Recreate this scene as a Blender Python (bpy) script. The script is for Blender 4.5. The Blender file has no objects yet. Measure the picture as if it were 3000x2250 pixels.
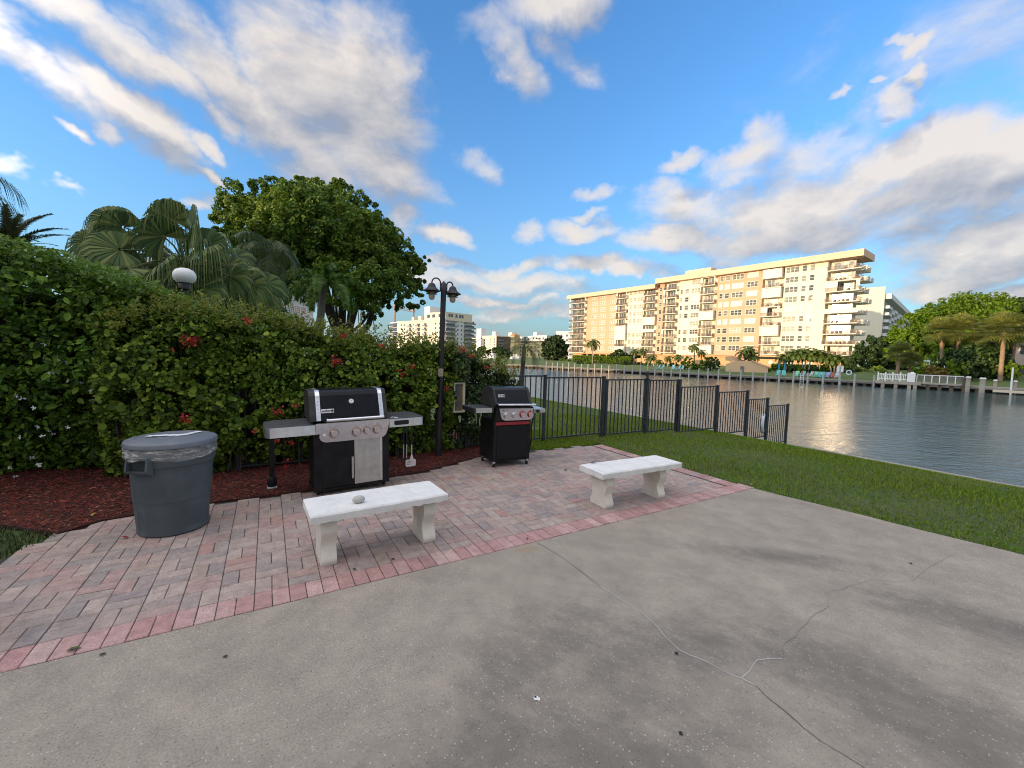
import bpy, math, random
import numpy as np
from mathutils import Vector, Matrix, noise as mnoise
random.seed(7); rng = np.random.default_rng(7)
S = bpy.context.scene
COL = S.collection
R = math.radians

# ------------------------------------------------------------------ camera measurements (metres, Z up)
F0, YAW, PITCH, ROLL, CAM = 1214.0, .534, .0705, .0286, np.array([.49, -2.914, 1.625])
def cam_axes():
    f = np.array([math.sin(YAW)*math.cos(PITCH), math.cos(YAW)*math.cos(PITCH), -math.sin(PITCH)])
    r = np.array([math.cos(YAW), -math.sin(YAW), 0]); u = np.cross(r, f)
    return r*math.cos(ROLL)+u*math.sin(ROLL), -r*math.sin(ROLL)+u*math.cos(ROLL), f
CR, CU, CF = cam_axes()
def ray(x, y): return CF + CR*(x-1500)/F0 - CU*(y-1125)/F0
def at(x, y, z=0.0):            # survey: photo pixel -> point on the level z
    d = ray(x, y); return CAM + d*(z-CAM[2])/d[2]
def aty(x, y, Y):               # ... -> point on the vertical plane y = Y
    d = ray(x, y); return CAM + d*(Y-CAM[1])/d[1]
def atd(x, y, D):               # ... -> point at horizontal distance D
    d = ray(x, y); return CAM + d*D/math.hypot(d[0], d[1])

# ------------------------------------------------------------------ materials
def new_mat(name):
    m = bpy.data.materials.new(name); m.use_nodes = True
    nt = m.node_tree
    b = nt.nodes['Principled BSDF']
    return m, nt, b
def N(nt, t, **kw):
    n = nt.nodes.new(t)
    for k, v in kw.items(): setattr(n, k, v)
    return n
def L(nt, a, b): nt.links.new(a, b)
def c4(c): return (c[0], c[1], c[2], 1)
def ramp(nt, stops, const=False):
    r = N(nt, 'ShaderNodeValToRGB')
    cr = r.color_ramp
    if const: cr.interpolation = 'CONSTANT'
    while len(cr.elements) < len(stops): cr.elements.new(.5)
    for e, (p, c) in zip(cr.elements, stops):
        e.position = p; e.color = c4(c) if len(c) == 3 else c
    return r
def noise(nt, scale, detail=4, rough=.55, vec=None, dim='3D'):
    n = N(nt, 'ShaderNodeTexNoise'); n.noise_dimensions = dim
    n.inputs['Scale'].default_value = scale; n.inputs['Detail'].default_value = detail; n.inputs['Roughness'].default_value = rough
    if vec is not None: L(nt, vec, n.inputs['Vector'])
    return n
def mix(nt, a, b, f, blend='MIX'):
    m = N(nt, 'ShaderNodeMix', data_type='RGBA', blend_type=blend)
    for i, v in ((6, a), (7, b), (0, f)):
        if isinstance(v, (int, float)): m.inputs[i].default_value = v
        elif isinstance(v, (tuple, list)): m.inputs[i].default_value = c4(v)
        else: L(nt, v, m.inputs[i])
    return m.outputs[2]
def mth(nt, op, a, b=None, c=None, clamp=False):
    m = N(nt, 'ShaderNodeMath', operation=op); m.use_clamp = clamp
    for i, v in enumerate((a, b, c)):
        if v is None: continue
        if isinstance(v, (int, float)): m.inputs[i].default_value = v
        else: L(nt, v, m.inputs[i])
    return m.outputs[0]
MATS = {}
def M(name, col, rough=.5, metal=0., col2=None, nscale=6., lo=.4, hi=.65, bump=0., bscale=60., bdist=.01, spec=.5, alpha=1., coat=0., island=0.):
    """plain surface: two-tone mottling by noise, optional bump, optional per-island brightness"""
    if name in MATS: return MATS[name]
    m, nt, b = new_mat(name)
    b.inputs['Roughness'].default_value = rough; b.inputs['Metallic'].default_value = metal
    b.inputs['Specular IOR Level'].default_value = spec; b.inputs['Alpha'].default_value = alpha
    b.inputs['Coat Weight'].default_value = coat
    tc = N(nt, 'ShaderNodeTexCoord').outputs['Object']
    out = None
    if col2 is not None:
        n = noise(nt, nscale, 6, .6, tc)
        rp = ramp(nt, [(lo, (0,0,0)), (hi, (1,1,1))]); L(nt, n.outputs['Fac'], rp.inputs[0])
        out = mix(nt, col, col2, rp.outputs[0])
        rn = N(nt, 'ShaderNodeMapRange'); rn.inputs[3].default_value = rough-.08; rn.inputs[4].default_value = min(1, rough+.1)
        L(nt, n.outputs['Fac'], rn.inputs[0]); L(nt, rn.outputs[0], b.inputs['Roughness'])
    if island:
        g = N(nt, 'ShaderNodeNewGeometry')
        mr = N(nt, 'ShaderNodeMapRange'); mr.inputs[3].default_value = 1-island; mr.inputs[4].default_value = 1+island
        L(nt, g.outputs['Random Per Island'], mr.inputs[0])
        cmb = N(nt, 'ShaderNodeCombineColor')
        for i in range(3): L(nt, mr.outputs[0], cmb.inputs[i])
        out = mix(nt, out if out is not None else col, cmb.outputs[0], 1.0, 'MULTIPLY')
    if out is not None: L(nt, out, b.inputs['Base Color'])
    else: b.inputs['Base Color'].default_value = c4(col)
    if bump:
        bn = noise(nt, bscale, 5, .6, tc)
        bp = N(nt, 'ShaderNodeBump'); bp.inputs['Strength'].default_value = bump; bp.inputs['Distance'].default_value = bdist
        L(nt, bn.outputs['Fac'], bp.inputs['Height']); L(nt, bp.outputs[0], b.inputs['Normal'])
    MATS[name] = m
    return m
def leaf_mat(name, cols, rough=.45, trans=.3, spec=.4, patch=None):
    """foliage: each leaf its own tone from a ramp, thin translucency; patch = (scale, colours) tints whole sprays"""
    if name in MATS: return MATS[name]
    m, nt, b = new_mat(name)
    g = N(nt, 'ShaderNodeNewGeometry')
    k = len(cols)
    rp = ramp(nt, [(i/(k-1), c) for i, c in enumerate(cols)])
    L(nt, g.outputs['Random Per Island'], rp.inputs[0])
    col = rp.outputs[0]
    if patch:
        n = noise(nt, patch[0], 3, .5, g.outputs['Position'])
        r2 = ramp(nt, [(.42, (0,0,0)), (.62, (1,1,1))]); L(nt, n.outputs['Fac'], r2.inputs[0])
        f = mth(nt, 'MULTIPLY', r2.outputs[0], patch[2] if len(patch) > 2 else .7)
        col = mix(nt, col, patch[1], f)
    L(nt, col, b.inputs['Base Color'])
    b.inputs['Roughness'].default_value = rough; b.inputs['Specular IOR Level'].default_value = spec
    t = N(nt, 'ShaderNodeBsdfTranslucent'); L(nt, col, t.inputs['Color'])
    ms = N(nt, 'ShaderNodeMixShader'); ms.inputs[0].default_value = trans
    L(nt, b.outputs[0], ms.inputs[1]); L(nt, t.outputs[0], ms.inputs[2])
    L(nt, ms.outputs[0], nt.nodes['Material Output'].inputs['Surface'])
    MATS[name] = m
    return m

# ------------------------------------------------------------------ mesh building
class MB:
    def __init__(s): s.v = []; s.f = []
    def add(s, vs, fs):
        k = len(s.v); s.v += [tuple(map(float, p)) for p in vs]; s.f += [tuple(i+k for i in f) for f in fs]; return s
    def box(s, x0, x1, y0, y1, z0, z1, m=None):
        vs = [(x, y, z) for z in (z0, z1) for y in (y0, y1) for x in (x0, x1)]
        if m is not None: vs = [m @ Vector(p) for p in vs]
        return s.add(vs, [(0,2,3,1), (4,5,7,6), (0,1,5,4), (2,6,7,3), (0,4,6,2), (1,3,7,5)])
    def rbox(s, x0, x1, y0, y1, z0, z1, c, m=None):
        """box with its top edges chamfered by c"""
        vs = [(x0,y0,z0),(x1,y0,z0),(x1,y1,z0),(x0,y1,z0),(x0,y0,z1-c),(x1,y0,z1-c),(x1,y1,z1-c),(x0,y1,z1-c),
              (x0+c,y0+c,z1),(x1-c,y0+c,z1),(x1-c,y1-c,z1),(x0+c,y1-c,z1)]
        if m is not None: vs = [m @ Vector(p) for p in vs]
        return s.add(vs, [(3,2,1,0),(0,1,5,4),(1,2,6,5),(2,3,7,6),(3,0,4,7),(4,5,9,8),(5,6,10,9),(6,7,11,10),(7,4,8,11),(8,9,10,11)])
    def bar(s, a, b, w, h=None, up=(0,0,1)):
        """square bar from a to b"""
        a, b = Vector(a), Vector(b); d = (b-a).normalized(); upv = Vector(up)
        if abs(d.dot(upv)) > .98: upv = Vector((0,1,0))
        x = d.cross(upv).normalized(); y = x.cross(d); h = h or w
        vs = [p + x*i*w/2 + y*j*h/2 for p in (a, b) for i, j in ((-1,-1),(1,-1),(1,1),(-1,1))]
        return s.add(vs, [(3,2,1,0),(4,5,6,7),(0,1,5,4),(1,2,6,5),(2,3,7,6),(3,0,4,7)])
    def tube(s, pts, rad, n=8, cap=True):
        pts = [Vector(p) for p in pts]; k = len(pts)
        if not hasattr(rad, '__len__'): rad = [rad]*k
        ref = None; rings = []
        for i, p in enumerate(pts):
            t = (pts[min(i+1,k-1)]-pts[max(i-1,0)]).normalized()
            if ref is None: ref = t.orthogonal().normalized()
            ref = (ref - t*ref.dot(t)); ref = ref.normalized() if ref.length > 1e-6 else t.orthogonal().normalized()
            bi = t.cross(ref)
            rings.append([p + (ref*math.cos(a)+bi*math.sin(a))*rad[i] for a in (2*math.pi*j/n for j in range(n))])
        vs = [q for r in rings for q in r]
        fs = [(i*n+j, i*n+(j+1)%n, (i+1)*n+(j+1)%n, (i+1)*n+j) for i in range(k-1) for j in range(n)]
        if cap: fs += [tuple(range(n-1,-1,-1)), tuple((k-1)*n+j for j in range(n))]
        return s.add(vs, fs)
    def lathe(s, prof, c=(0,0,0), n=24, axis='Z', m=None, rfun=None):
        """profile [(r, h)] turned about an axis through c"""
        vs = []
        for r, h in prof:
            for j in range(n):
                a = 2*math.pi*j/n
                rr = rfun(r, h, a) if rfun else r
                p = (rr*math.cos(a), rr*math.sin(a), h)
                if axis == 'Y': p = (p[0], p[2], p[1])
                if axis == 'X': p = (p[2], p[0], p[1])
                p = Vector(p)+Vector(c)
                vs.append(m @ p if m is not None else p)
        k = len(prof)
        fs = [(i*n+j, i*n+(j+1)%n, (i+1)*n+(j+1)%n, (i+1)*n+j) for i in range(k-1) for j in range(n)]
        if prof[0][0] > 1e-6: fs.append(tuple(range(n-1,-1,-1)))
        if prof[-1][0] > 1e-6: fs.append(tuple((k-1)*n+j for j in range(n)))
        return s.add(vs, fs)
    def prism(s, poly, h0, h1, plane='XY', m=None):
        """polygon (2-D) extruded; plane XY -> z, XZ -> y, YZ -> x"""
        n = len(poly)
        def P(p, h):
            q = {'XY': (p[0],p[1],h), 'XZ': (p[0],h,p[1]), 'YZ': (h,p[0],p[1])}[plane]
            return m @ Vector(q) if m is not None else q
        vs = [P(p, h0) for p in poly]+[P(p, h1) for p in poly]
        return s.add(vs, [tuple(range(n-1,-1,-1)), tuple(range(n,2*n))]+[(i,(i+1)%n,n+(i+1)%n,n+i) for i in range(n)])
    def quad(s, a, b, c, d): return s.add([a,b,c,d], [(0,1,2,3)])
    def build(s, name, mat, parent=None, smooth=False, origin=(0,0,0)):
        me = bpy.data.meshes.new(name)
        o = Vector(origin)
        me.from_pydata([(p[0]-o.x, p[1]-o.y, p[2]-o.z) for p in s.v], [], s.f); me.update()
        if smooth:
            me.polygons.foreach_set('use_smooth', [True]*len(me.polygons))
            try: me.set_sharp_from_angle(angle=R(38))
            except Exception: pass
        return link(name, me, mat, parent, origin)
def link(name, me, mat, parent=None, origin=(0,0,0)):
    ob = bpy.data.objects.new(name, me); COL.objects.link(ob)
    if mat is not None: me.materials.append(mat)
    if parent is not None: ob.parent = parent
    else: ob.location = origin
    return ob
def np_mesh(name, V, F, mat, parent=None, origin=(0,0,0), smooth=False):
    """V (n,3), F (m,k) arrays"""
    V = np.asarray(V, np.float32) - np.asarray(origin, np.float32); F = np.asarray(F, np.int32)
    me = bpy.data.meshes.new(name); m, k = F.shape
    me.vertices.add(len(V)); me.vertices.foreach_set('co', V.ravel())
    me.loops.add(m*k); me.loops.foreach_set('vertex_index', F.ravel())
    me.polygons.add(m); me.polygons.foreach_set('loop_start', np.arange(0, m*k, k, dtype=np.int32))
    me.polygons.foreach_set('loop_total', np.full(m, k, np.int32))
    if smooth: me.polygons.foreach_set('use_smooth', np.ones(m, bool))
    me.update(calc_edges=True)
    return link(name, me, mat, parent, origin)
def unit(a): return a/np.maximum(1e-9, np.linalg.norm(a, axis=1, keepdims=True))
def leaf_arrays(P, Nn, size, aspect=.55, droop=.35, jit=.6):
    """pointed oval leaves, two quads each, folded a little along the midrib"""
    n = len(P); Nn = unit(unit(Nn)+rng.normal(0, jit, (n,3)))
    a = rng.normal(0, 1, (n,3)); a[:,2] -= droop*2
    a = unit(a - Nn*np.sum(a*Nn, 1, keepdims=True)); b = np.cross(Nn, a)
    s = np.asarray(size).reshape(-1,1)*np.ones((n,1))
    w = s*aspect*.5; fold = Nn*s*.10
    base = P-a*s*.5; tip = P+a*s*.5-Nn*s*.08
    l1 = P-a*s*.22+b*w*.85+fold; l2 = P+a*s*.15+b*w+fold
    r1 = P-a*s*.22-b*w*.85+fold; r2 = P+a*s*.15-b*w+fold
    V = np.stack([base, l1, l2, tip, r2, r1], 1).reshape(-1,3)
    i = np.arange(n)*6
    F = np.concatenate([np.stack([i, i+3, i+2, i+1], 1), np.stack([i, i+5, i+4, i+3], 1)])
    return V, F
def leaves(name, P, Nn, size, mat, parent=None, origin=(0,0,0), **kw):
    V, F = leaf_arrays(np.asarray(P, float), np.asarray(Nn, float), size, **kw)
    return np_mesh(name, V, F, mat, parent, origin)

def tag(o, label=None, cat=None, group=None, kind=None):
    for k, v in (('label', label), ('category', cat), ('group', group), ('kind', kind)):
        if v: o[k] = v
    return o
def thing(name, loc, label, cat, group=None, rz=0):
    o = bpy.data.objects.new(name, None); COL.objects.link(o)
    o.location = loc; o.rotation_euler = (0,0,rz); o.empty_display_size = .2
    return tag(o, label, cat, group)
KIDS = {}
def kids(o): return [c for c in bpy.data.objects if c.parent == o]
def dup(root, loc, rz=0, sc=1., label=None, group=None):
    r = root.copy(); COL.objects.link(r); r.location = loc; r.rotation_euler = (0,0,rz); r.scale = (sc,sc,sc)
    if label: r['label'] = label
    if group: r['group'] = group
    for ch in kids(root):
        c = ch.copy(); COL.objects.link(c); c.parent = r
        for g in kids(ch):
            d = g.copy(); COL.objects.link(d); d.parent = c
    return r
def text_mesh(name, body, size, mat, parent, loc, rot, depth=.0015, font_w=1.0):
    cu = bpy.data.curves.new(name, 'FONT'); cu.body = body; cu.size = size; cu.extrude = depth; cu.align_x = 'CENTER'; cu.align_y = 'CENTER'
    cu.resolution_u = 3; cu.offset = size*.012
    ob = bpy.data.objects.new(name+'_tmp', cu); COL.objects.link(ob)
    dg = bpy.context.evaluated_depsgraph_get(); dg.update()
    me = bpy.data.meshes.new_from_object(ob.evaluated_get(dg))
    bpy.data.objects.remove(ob)
    o2 = link(name, me, mat, parent)
    o2.matrix_local = Matrix.Translation(loc) @ rot @ Matrix.Diagonal((font_w,1,1,1))
    return o2

# ------------------------------------------------------------------ camera, render, light
cd = bpy.data.cameras.new('camera'); cam = bpy.data.objects.new('camera', cd); COL.objects.link(cam)
cd.sensor_width = 36; cd.lens = F0/3000*36; cd.clip_end = 5000; cd.clip_start = .05
cam.matrix_world = Matrix(((CR[0],CU[0],-CF[0],CAM[0]),(CR[1],CU[1],-CF[1],CAM[1]),(CR[2],CU[2],-CF[2],CAM[2]),(0,0,0,1)))
S.camera = cam
S.view_settings.view_transform = 'Standard'; S.view_settings.look = 'None'; S.view_settings.gamma = 1; S.view_settings.use_curve_mapping = False
S.render.engine = 'CYCLES'
S.cycles.use_denoising = True; S.cycles.filter_width = 1.05
S.cycles.max_bounces = 7; S.cycles.diffuse_bounces = 3; S.cycles.glossy_bounces = 4; S.cycles.transmission_bounces = 4; S.cycles.transparent_max_bounces = 12
S.cycles.caustics_reflective = True; S.cycles.blur_glossy = .15; S.cycles.sample_clamp_indirect = 14
# ------------------------------------------------------------------ sky, clouds, sun
SUN = Vector((-.981, .168, .100)).normalized()
SUN_EL = math.asin(SUN.z); SUN_AZ = math.atan2(SUN.x, SUN.y)
SKY_K, CLOUD_K = .15, .40
CLOUDS = [  # where the evening cumulus stands in the sky: bearing read off the photo, half-axes, tilt, weight
 (330,110,270,62,27,1),(620,190,260,85,30,1),(930,270,230,140,35,1.1),(1080,340,200,180,40,1.1),(850,380,260,95,33,1),(1110,480,170,85,15,1),
 (640,350,80,38,40,.9),(900,490,60,30,30,.8),(1000,180,60,60,60,.8),(1180,250,60,70,60,.8),
 (110,215,230,55,27,1),(370,320,200,55,36,1),(470,430,110,42,36,1),(480,490,80,32,20,.9),(590,450,60,28,40,.8),(310,385,60,28,40,.8),(20,80,80,70,45,1),
 (1600,30,260,85,-8,1),(1480,165,110,60,40,.8),(1590,130,120,50,20,.7),(1395,500,70,52,20,1),(1190,640,60,36,35,.8),(1320,695,75,26,15,.9),
 (1400,830,260,34,6,.9),(1330,775,60,16,5,.8),(1560,850,130,26,3,.85),(1570,680,45,30,10,.9),(1720,690,85,34,8,.9),(1720,640,40,14,0,.7),(1740,570,60,22,0,.75),(1500,900,200,16,3,.8),
 (2180,470,130,60,-15,1),(2380,455,230,85,-8,1.2),(2650,440,280,95,-8,1.3),(2900,430,240,95,-5,1.3),(2350,590,350,110,0,1.3),(2750,590,450,160,0,1.5),(2010,600,170,60,5,1),(2000,480,90,26,-12,.9),
 (2050,700,230,50,5,1.2),(2350,690,330,70,2,1.4),(2850,710,330,70,2,1.3),(2750,800,260,44,-3,1.3),(2900,860,280,40,0,1.3),(2650,915,260,30,2,1.2),(1750,800,200,24,3,1.0),(1560,790,200,22,0,.9),(1650,930,260,24,0,.9),
 (2620,280,90,42,-30,.95),(2700,190,45,26,-25,.9),(2700,105,75,26,-22,.8),(2640,95,50,18,20,.7),(2440,268,26,12,0,.8),(2535,240,22,10,0,.7),
 (150,530,60,12,12,.8),(200,385,55,12,30,.7),(20,470,50,30,20,.75),(610,550,70,14,22,.8),(620,620,50,16,10,.75),(250,690,90,30,10,.8),
]
OVERHEAD = [(30,84,26,22),(150,52,42,24),(215,50,40,26),(285,55,34,22),(130,22,26,14),(180,22,34,15),(235,24,30,15),(300,30,22,12),(100,55,20,14)]
w = bpy.data.worlds.new('World'); S.world = w; w.use_nodes = True
nt = w.node_tree; nt.nodes.clear()
def field_group():
    g = bpy.data.node_groups.new('cloud_field', 'ShaderNodeTree')
    g.interface.new_socket('Vector', in_out='INPUT', socket_type='NodeSocketVector')
    g.interface.new_socket('Fac', in_out='OUTPUT', socket_type='NodeSocketFloat')
    gi = N(g, 'NodeGroupInput'); go = N(g, 'NodeGroupOutput')
    d = gi.outputs[0]
    # billows: noise in the flat cloud layer overhead, drawn out along the cloud streets
    sp = N(g, 'ShaderNodeSeparateXYZ'); L(g, d, sp.inputs[0])
    zz = mth(g, 'ADD', sp.outputs[2], .22)
    pl = N(g, 'ShaderNodeCombineXYZ')
    L(g, mth(g, 'DIVIDE', sp.outputs[0], zz), pl.inputs[0]); L(g, mth(g, 'DIVIDE', sp.outputs[1], zz), pl.inputs[1])
    mp = N(g, 'ShaderNodeMapping', vector_type='TEXTURE'); mp.inputs['Rotation'].default_value = (0,0,R(58)); mp.inputs['Scale'].default_value = (1.35,.95,1)
    L(g, pl.outputs[0], mp.inputs['Vector'])
    n1 = noise(g, 2.9, 10, .56, mp.outputs[0], '2D'); n1.inputs['Distortion'].default_value = .25
    ms = N(g, 'ShaderNodeMapping', vector_type='POINT'); ms.inputs['Scale'].default_value = (1,1,1.9); L(g, d, ms.inputs['Vector'])
    n3 = noise(g, 5.2, 10, .60, ms.outputs[0]); n3.inputs['Distortion'].default_value = .3
    nn = mth(g, 'ADD', mth(g, 'MULTIPLY', n1.outputs['Fac'], .32), mth(g, 'MULTIPLY', n3.outputs['Fac'], .68))
    nw = noise(g, 4.5, 5, .6, d); sb = N(g, 'ShaderNodeVectorMath', operation='SUBTRACT'); L(g, nw.outputs['Color'], sb.inputs[0]); sb.inputs[1].default_value = (.5,.5,.5)
    ws = N(g, 'ShaderNodeVectorMath', operation='MULTIPLY_ADD'); L(g, sb.outputs[0], ws.inputs[0]); ws.inputs[1].default_value = (.20,.20,.16); L(g, d, ws.inputs[2])
    dw = ws.outputs[0]; best = None
    for px, py, a, b, ang, wt in CLOUDS:
        u = lambda x, y: ray(x, y)/np.linalg.norm(ray(x, y))
        c = u(px, py); ca, sa = math.cos(R(ang)), math.sin(R(ang))
        q = []
        for (dx, dy) in ((ca*a, sa*a), (-sa*b, ca*b)):
            t = u(px+dx, py+dy); t = t - c*t.dot(c); l = np.linalg.norm(t); q.append(t/l/l)
        def dot(v):
            n = N(g, 'ShaderNodeVectorMath', operation='DOT_PRODUCT'); L(g, dw, n.inputs[0]); n.inputs[1].default_value = tuple(v); return n.outputs['Value']
        q1, q2 = dot(q[0]), dot(q[1])
        r2 = mth(g, 'MULTIPLY_ADD', q1, q1, mth(g, 'MULTIPLY', q2, q2))
        val = mth(g, 'MULTIPLY_ADD', r2, -.42*wt, .60*wt)
        best = val if best is None else mth(g, 'MAXIMUM', best, val)
    for az, el, a, b in OVERHEAD:      # unseen cloud added overhead and behind to neutralise the ambient light
        c = np.array([math.sin(R(az))*math.cos(R(el)), math.cos(R(az))*math.cos(R(el)), math.sin(R(el))])
        e1 = np.array([math.cos(R(az)), -math.sin(R(az)), 0]); e2 = np.cross(c, e1)
        q1, q2, qc = dot(e1/math.sin(R(a))), dot(e2/math.sin(R(b))), dot(c)
        r2 = mth(g, 'MULTIPLY_ADD', q1, q1, mth(g, 'MULTIPLY', q2, q2))
        val = mth(g, 'MULTIPLY_ADD', r2, -.42, .75)
        val = mth(g, 'SUBTRACT', val, mth(g, 'MULTIPLY', mth(g, 'LESS_THAN', qc, 0), 9))
        best = mth(g, 'MAXIMUM', best, val)
    # thin broken cloud low over the horizon
    low = mth(g, 'POWER', mth(g, 'SUBTRACT', 1.0, mth(g, 'MAXIMUM', sp.outputs[2], 0.0), clamp=True), 5.0)
    best = mth(g, 'MAXIMUM', best, mth(g, 'MULTIPLY_ADD', low, .42, -.50))
    tot = mth(g, 'MULTIPLY_ADD', nn, 2.35, mth(g, 'ADD', best, -1.06))
    L(g, tot, go.inputs[0])
    return g
FG = field_group()
d = N(nt, 'ShaderNodeTexCoord').outputs['Generated']
def fld(v):
    n = N(nt, 'ShaderNodeGroup'); n.node_tree = FG; L(nt, v, n.inputs[0]); return n.outputs[0]
sky = N(nt, 'ShaderNodeTexSky', sky_type='NISHITA'); sky.sun_disc = False
sky.sun_elevation = SUN_EL; sky.sun_rotation = SUN_AZ % (2*math.pi); sky.air_density = 1.0; sky.dust_density = .5; sky.ozone_density = 1.5
f0 = fld(d)
off = N(nt, 'ShaderNodeVectorMath', operation='ADD'); L(nt, d, off.inputs[0]); off.inputs[1].default_value = (-.03, .006, .055)
nrm = N(nt, 'ShaderNodeVectorMath', operation='NORMALIZE'); L(nt, off.outputs[0], nrm.inputs[0])
f1 = fld(nrm.outputs[0])
dens = N(nt, 'ShaderNodeMapRange', interpolation_type='SMOOTHSTEP'); L(nt, f0, dens.inputs[0]); dens.inputs[1].default_value = -.10; dens.inputs[2].default_value = .80
lit = mth(nt, 'MULTIPLY_ADD', mth(nt, 'SUBTRACT', f0, f1), 1.25, .60)
lit = mth(nt, 'SUBTRACT', lit, mth(nt, 'MULTIPLY', mth(nt, 'MAXIMUM', f0, 0), .26), clamp=True)
ccol = mix(nt, (.46*CLOUD_K,.49*CLOUD_K,.58*CLOUD_K), (1.12*CLOUD_K,1.02*CLOUD_K,.93*CLOUD_K), lit)
dsun = N(nt, 'ShaderNodeVectorMath', operation='DOT_PRODUCT'); L(nt, d, dsun.inputs[0]); dsun.inputs[1].default_value = tuple(SUN)
def sstep(v, a, b):
    n = N(nt, 'ShaderNodeMapRange', interpolation_type='SMOOTHSTEP'); L(nt, v, n.inputs[0]); n.inputs[1].default_value = a; n.inputs[2].default_value = b; return n.outputs[0]
# horizon air: the sky pales to a soft blue white just over the roofs
sz = N(nt, 'ShaderNodeSeparateXYZ'); L(nt, d, sz.inputs[0])
hz = mth(nt, 'POWER', mth(nt, 'SUBTRACT', 1.0, mth(nt, 'MAXIMUM', sz.outputs[2], 0.0)), 4.2)
skc = mix(nt, mix(nt, sky.outputs[0], (.62, 1.16, 1.80), 1.0, 'MULTIPLY'), (1.02, 1.30, 1.58), mth(nt, 'MULTIPLY', hz, .93))
bg1 = N(nt, 'ShaderNodeBackground'); L(nt, skc, bg1.inputs[0]); bg1.inputs[1].default_value = SKY_K
bg2 = N(nt, 'ShaderNodeBackground'); L(nt, ccol, bg2.inputs[0])   # cloud boosted sunward and overhead, mostly out of view, as added ambient fill
L(nt, mth(nt, 'ADD', 1.0, mth(nt, 'ADD', mth(nt, 'MULTIPLY', sstep(dsun.outputs['Value'], .3, .95), 3.2), mth(nt, 'MULTIPLY', sstep(sz.outputs[2], .70, .92), 2.0))), bg2.inputs[1])
up = mth(nt, 'GREATER_THAN', sz.outputs[2], 0.0)
den = mth(nt, 'MULTIPLY', mth(nt, 'MULTIPLY', dens.outputs[0], .93), up)
msh = N(nt, 'ShaderNodeMixShader'); L(nt, den, msh.inputs[0]); L(nt, bg1.outputs[0], msh.inputs[1]); L(nt, bg2.outputs[0], msh.inputs[2])
L(nt, msh.outputs[0], N(nt, 'ShaderNodeOutputWorld').inputs[0])
w.cycles.sampling_method = 'MANUAL'; w.cycles.sample_map_resolution = 512
sl = bpy.data.lights.new('sun', 'SUN'); sun = bpy.data.objects.new('sun', sl); COL.objects.link(sun)
sl.energy = 2.8; sl.angle = R(.5); sl.color = (1, .71, .42)
sun.rotation_euler = SUN.to_track_quat('Z', 'Y').to_euler(); sun.location = (-30, 0, 30)
S.view_settings.exposure = 1.0
# ------------------------------------------------------------------ the ground
LZ_X = [5.7, 7.7, 8.9, 10.4, 11.7, 12.8, 13.6]; LZ_Z = [-.02, -.05, -.11, -.22, -.45, -.68, -.90]
def lawn_z(x): return np.interp(x, LZ_X, LZ_Z)
PATIO = [(-1.25,-.02),(-1.25,1.5),(-1.21,1.63),(-1.05,1.9),(-.83,2.14),(-.62,2.19),(.03,2.28),(.6,2.25),(1.2,2.31),(1.8,2.38),(2.36,2.47),(2.9,2.68),(3.32,2.87),(4.38,2.90),(5.84,2.83),(5.86,-.02)]
def inside(poly, x, y):
    c = np.zeros(np.shape(x), bool); n = len(poly)
    for i in range(n):
        (x0,y0),(x1,y1) = poly[i], poly[i-1]
        with np.errstate(divide='ignore', invalid='ignore'):
            c ^= ((y0 > y) != (y1 > y)) & (x < (x1-x0)*(y-y0)/(y1-y0+1e-12)+x0)
    return c
def ground_mat():
    m, nt, b = new_mat('soil_under_turf'); p = N(nt, 'ShaderNodeNewGeometry').outputs['Position']
    n1 = noise(nt, 1.3, 5, .6, p); n2 = noise(nt, 22, 5, .7, p)
    a = ramp(nt, [(.3, (.030,.055,.010)), (.7, (.085,.125,.026))]); L(nt, n2.outputs['Fac'], a.inputs[0])
    r = ramp(nt, [(.48, (0,0,0)), (.68, (1,1,1))]); L(nt, n1.outputs['Fac'], r.inputs[0])
    L(nt, mix(nt, a.outputs[0], (.11,.11,.035), mth(nt, 'MULTIPLY', r.outputs[0], .5)), b.inputs['Base Color']); b.inputs['Roughness'].default_value = .95
    bp = N(nt, 'ShaderNodeBump'); bp.inputs['Strength'].default_value = .8; bp.inputs['Distance'].default_value = .03
    L(nt, n2.outputs['Fac'], bp.inputs['Height']); L(nt, bp.outputs[0], b.inputs['Normal'])
    return m
def grid_mesh(name, xs, ys, zf, mat):
    X, Y = np.meshgrid(xs, ys); Z = zf(X, Y); nx, ny = len(xs), len(ys)
    V = np.stack([X, Y, Z], -1).reshape(-1,3)
    i, j = np.meshgrid(np.arange(nx-1), np.arange(ny-1)); k = (j*nx+i).ravel()
    return np_mesh(name, V, np.stack([k, k+1, k+1+nx, k+nx], 1), mat, smooth=True)
def lz(X, Y):
    Z = lawn_z(X)
    hide = ((X < 5.6) & (Y < 2.7) & (Y > -60) & ((Y < -.3) | (X > -1.0)))
    bump = .015*np.sin(X*1.7+Y*.6)*np.sin(Y*1.3)*(X > 6.3)
    return np.where(hide, -.16, Z+bump)
xs = np.concatenate([np.arange(-80,-6,4.), np.arange(-6,13.45,.3), [13.6]]); ys = np.concatenate([np.arange(-60,-8,4.), np.arange(-8,20,.3), np.arange(20,121,5.)])
tag(grid_mesh('lawn', xs, ys, lz, ground_mat()), kind='structure')

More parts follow.
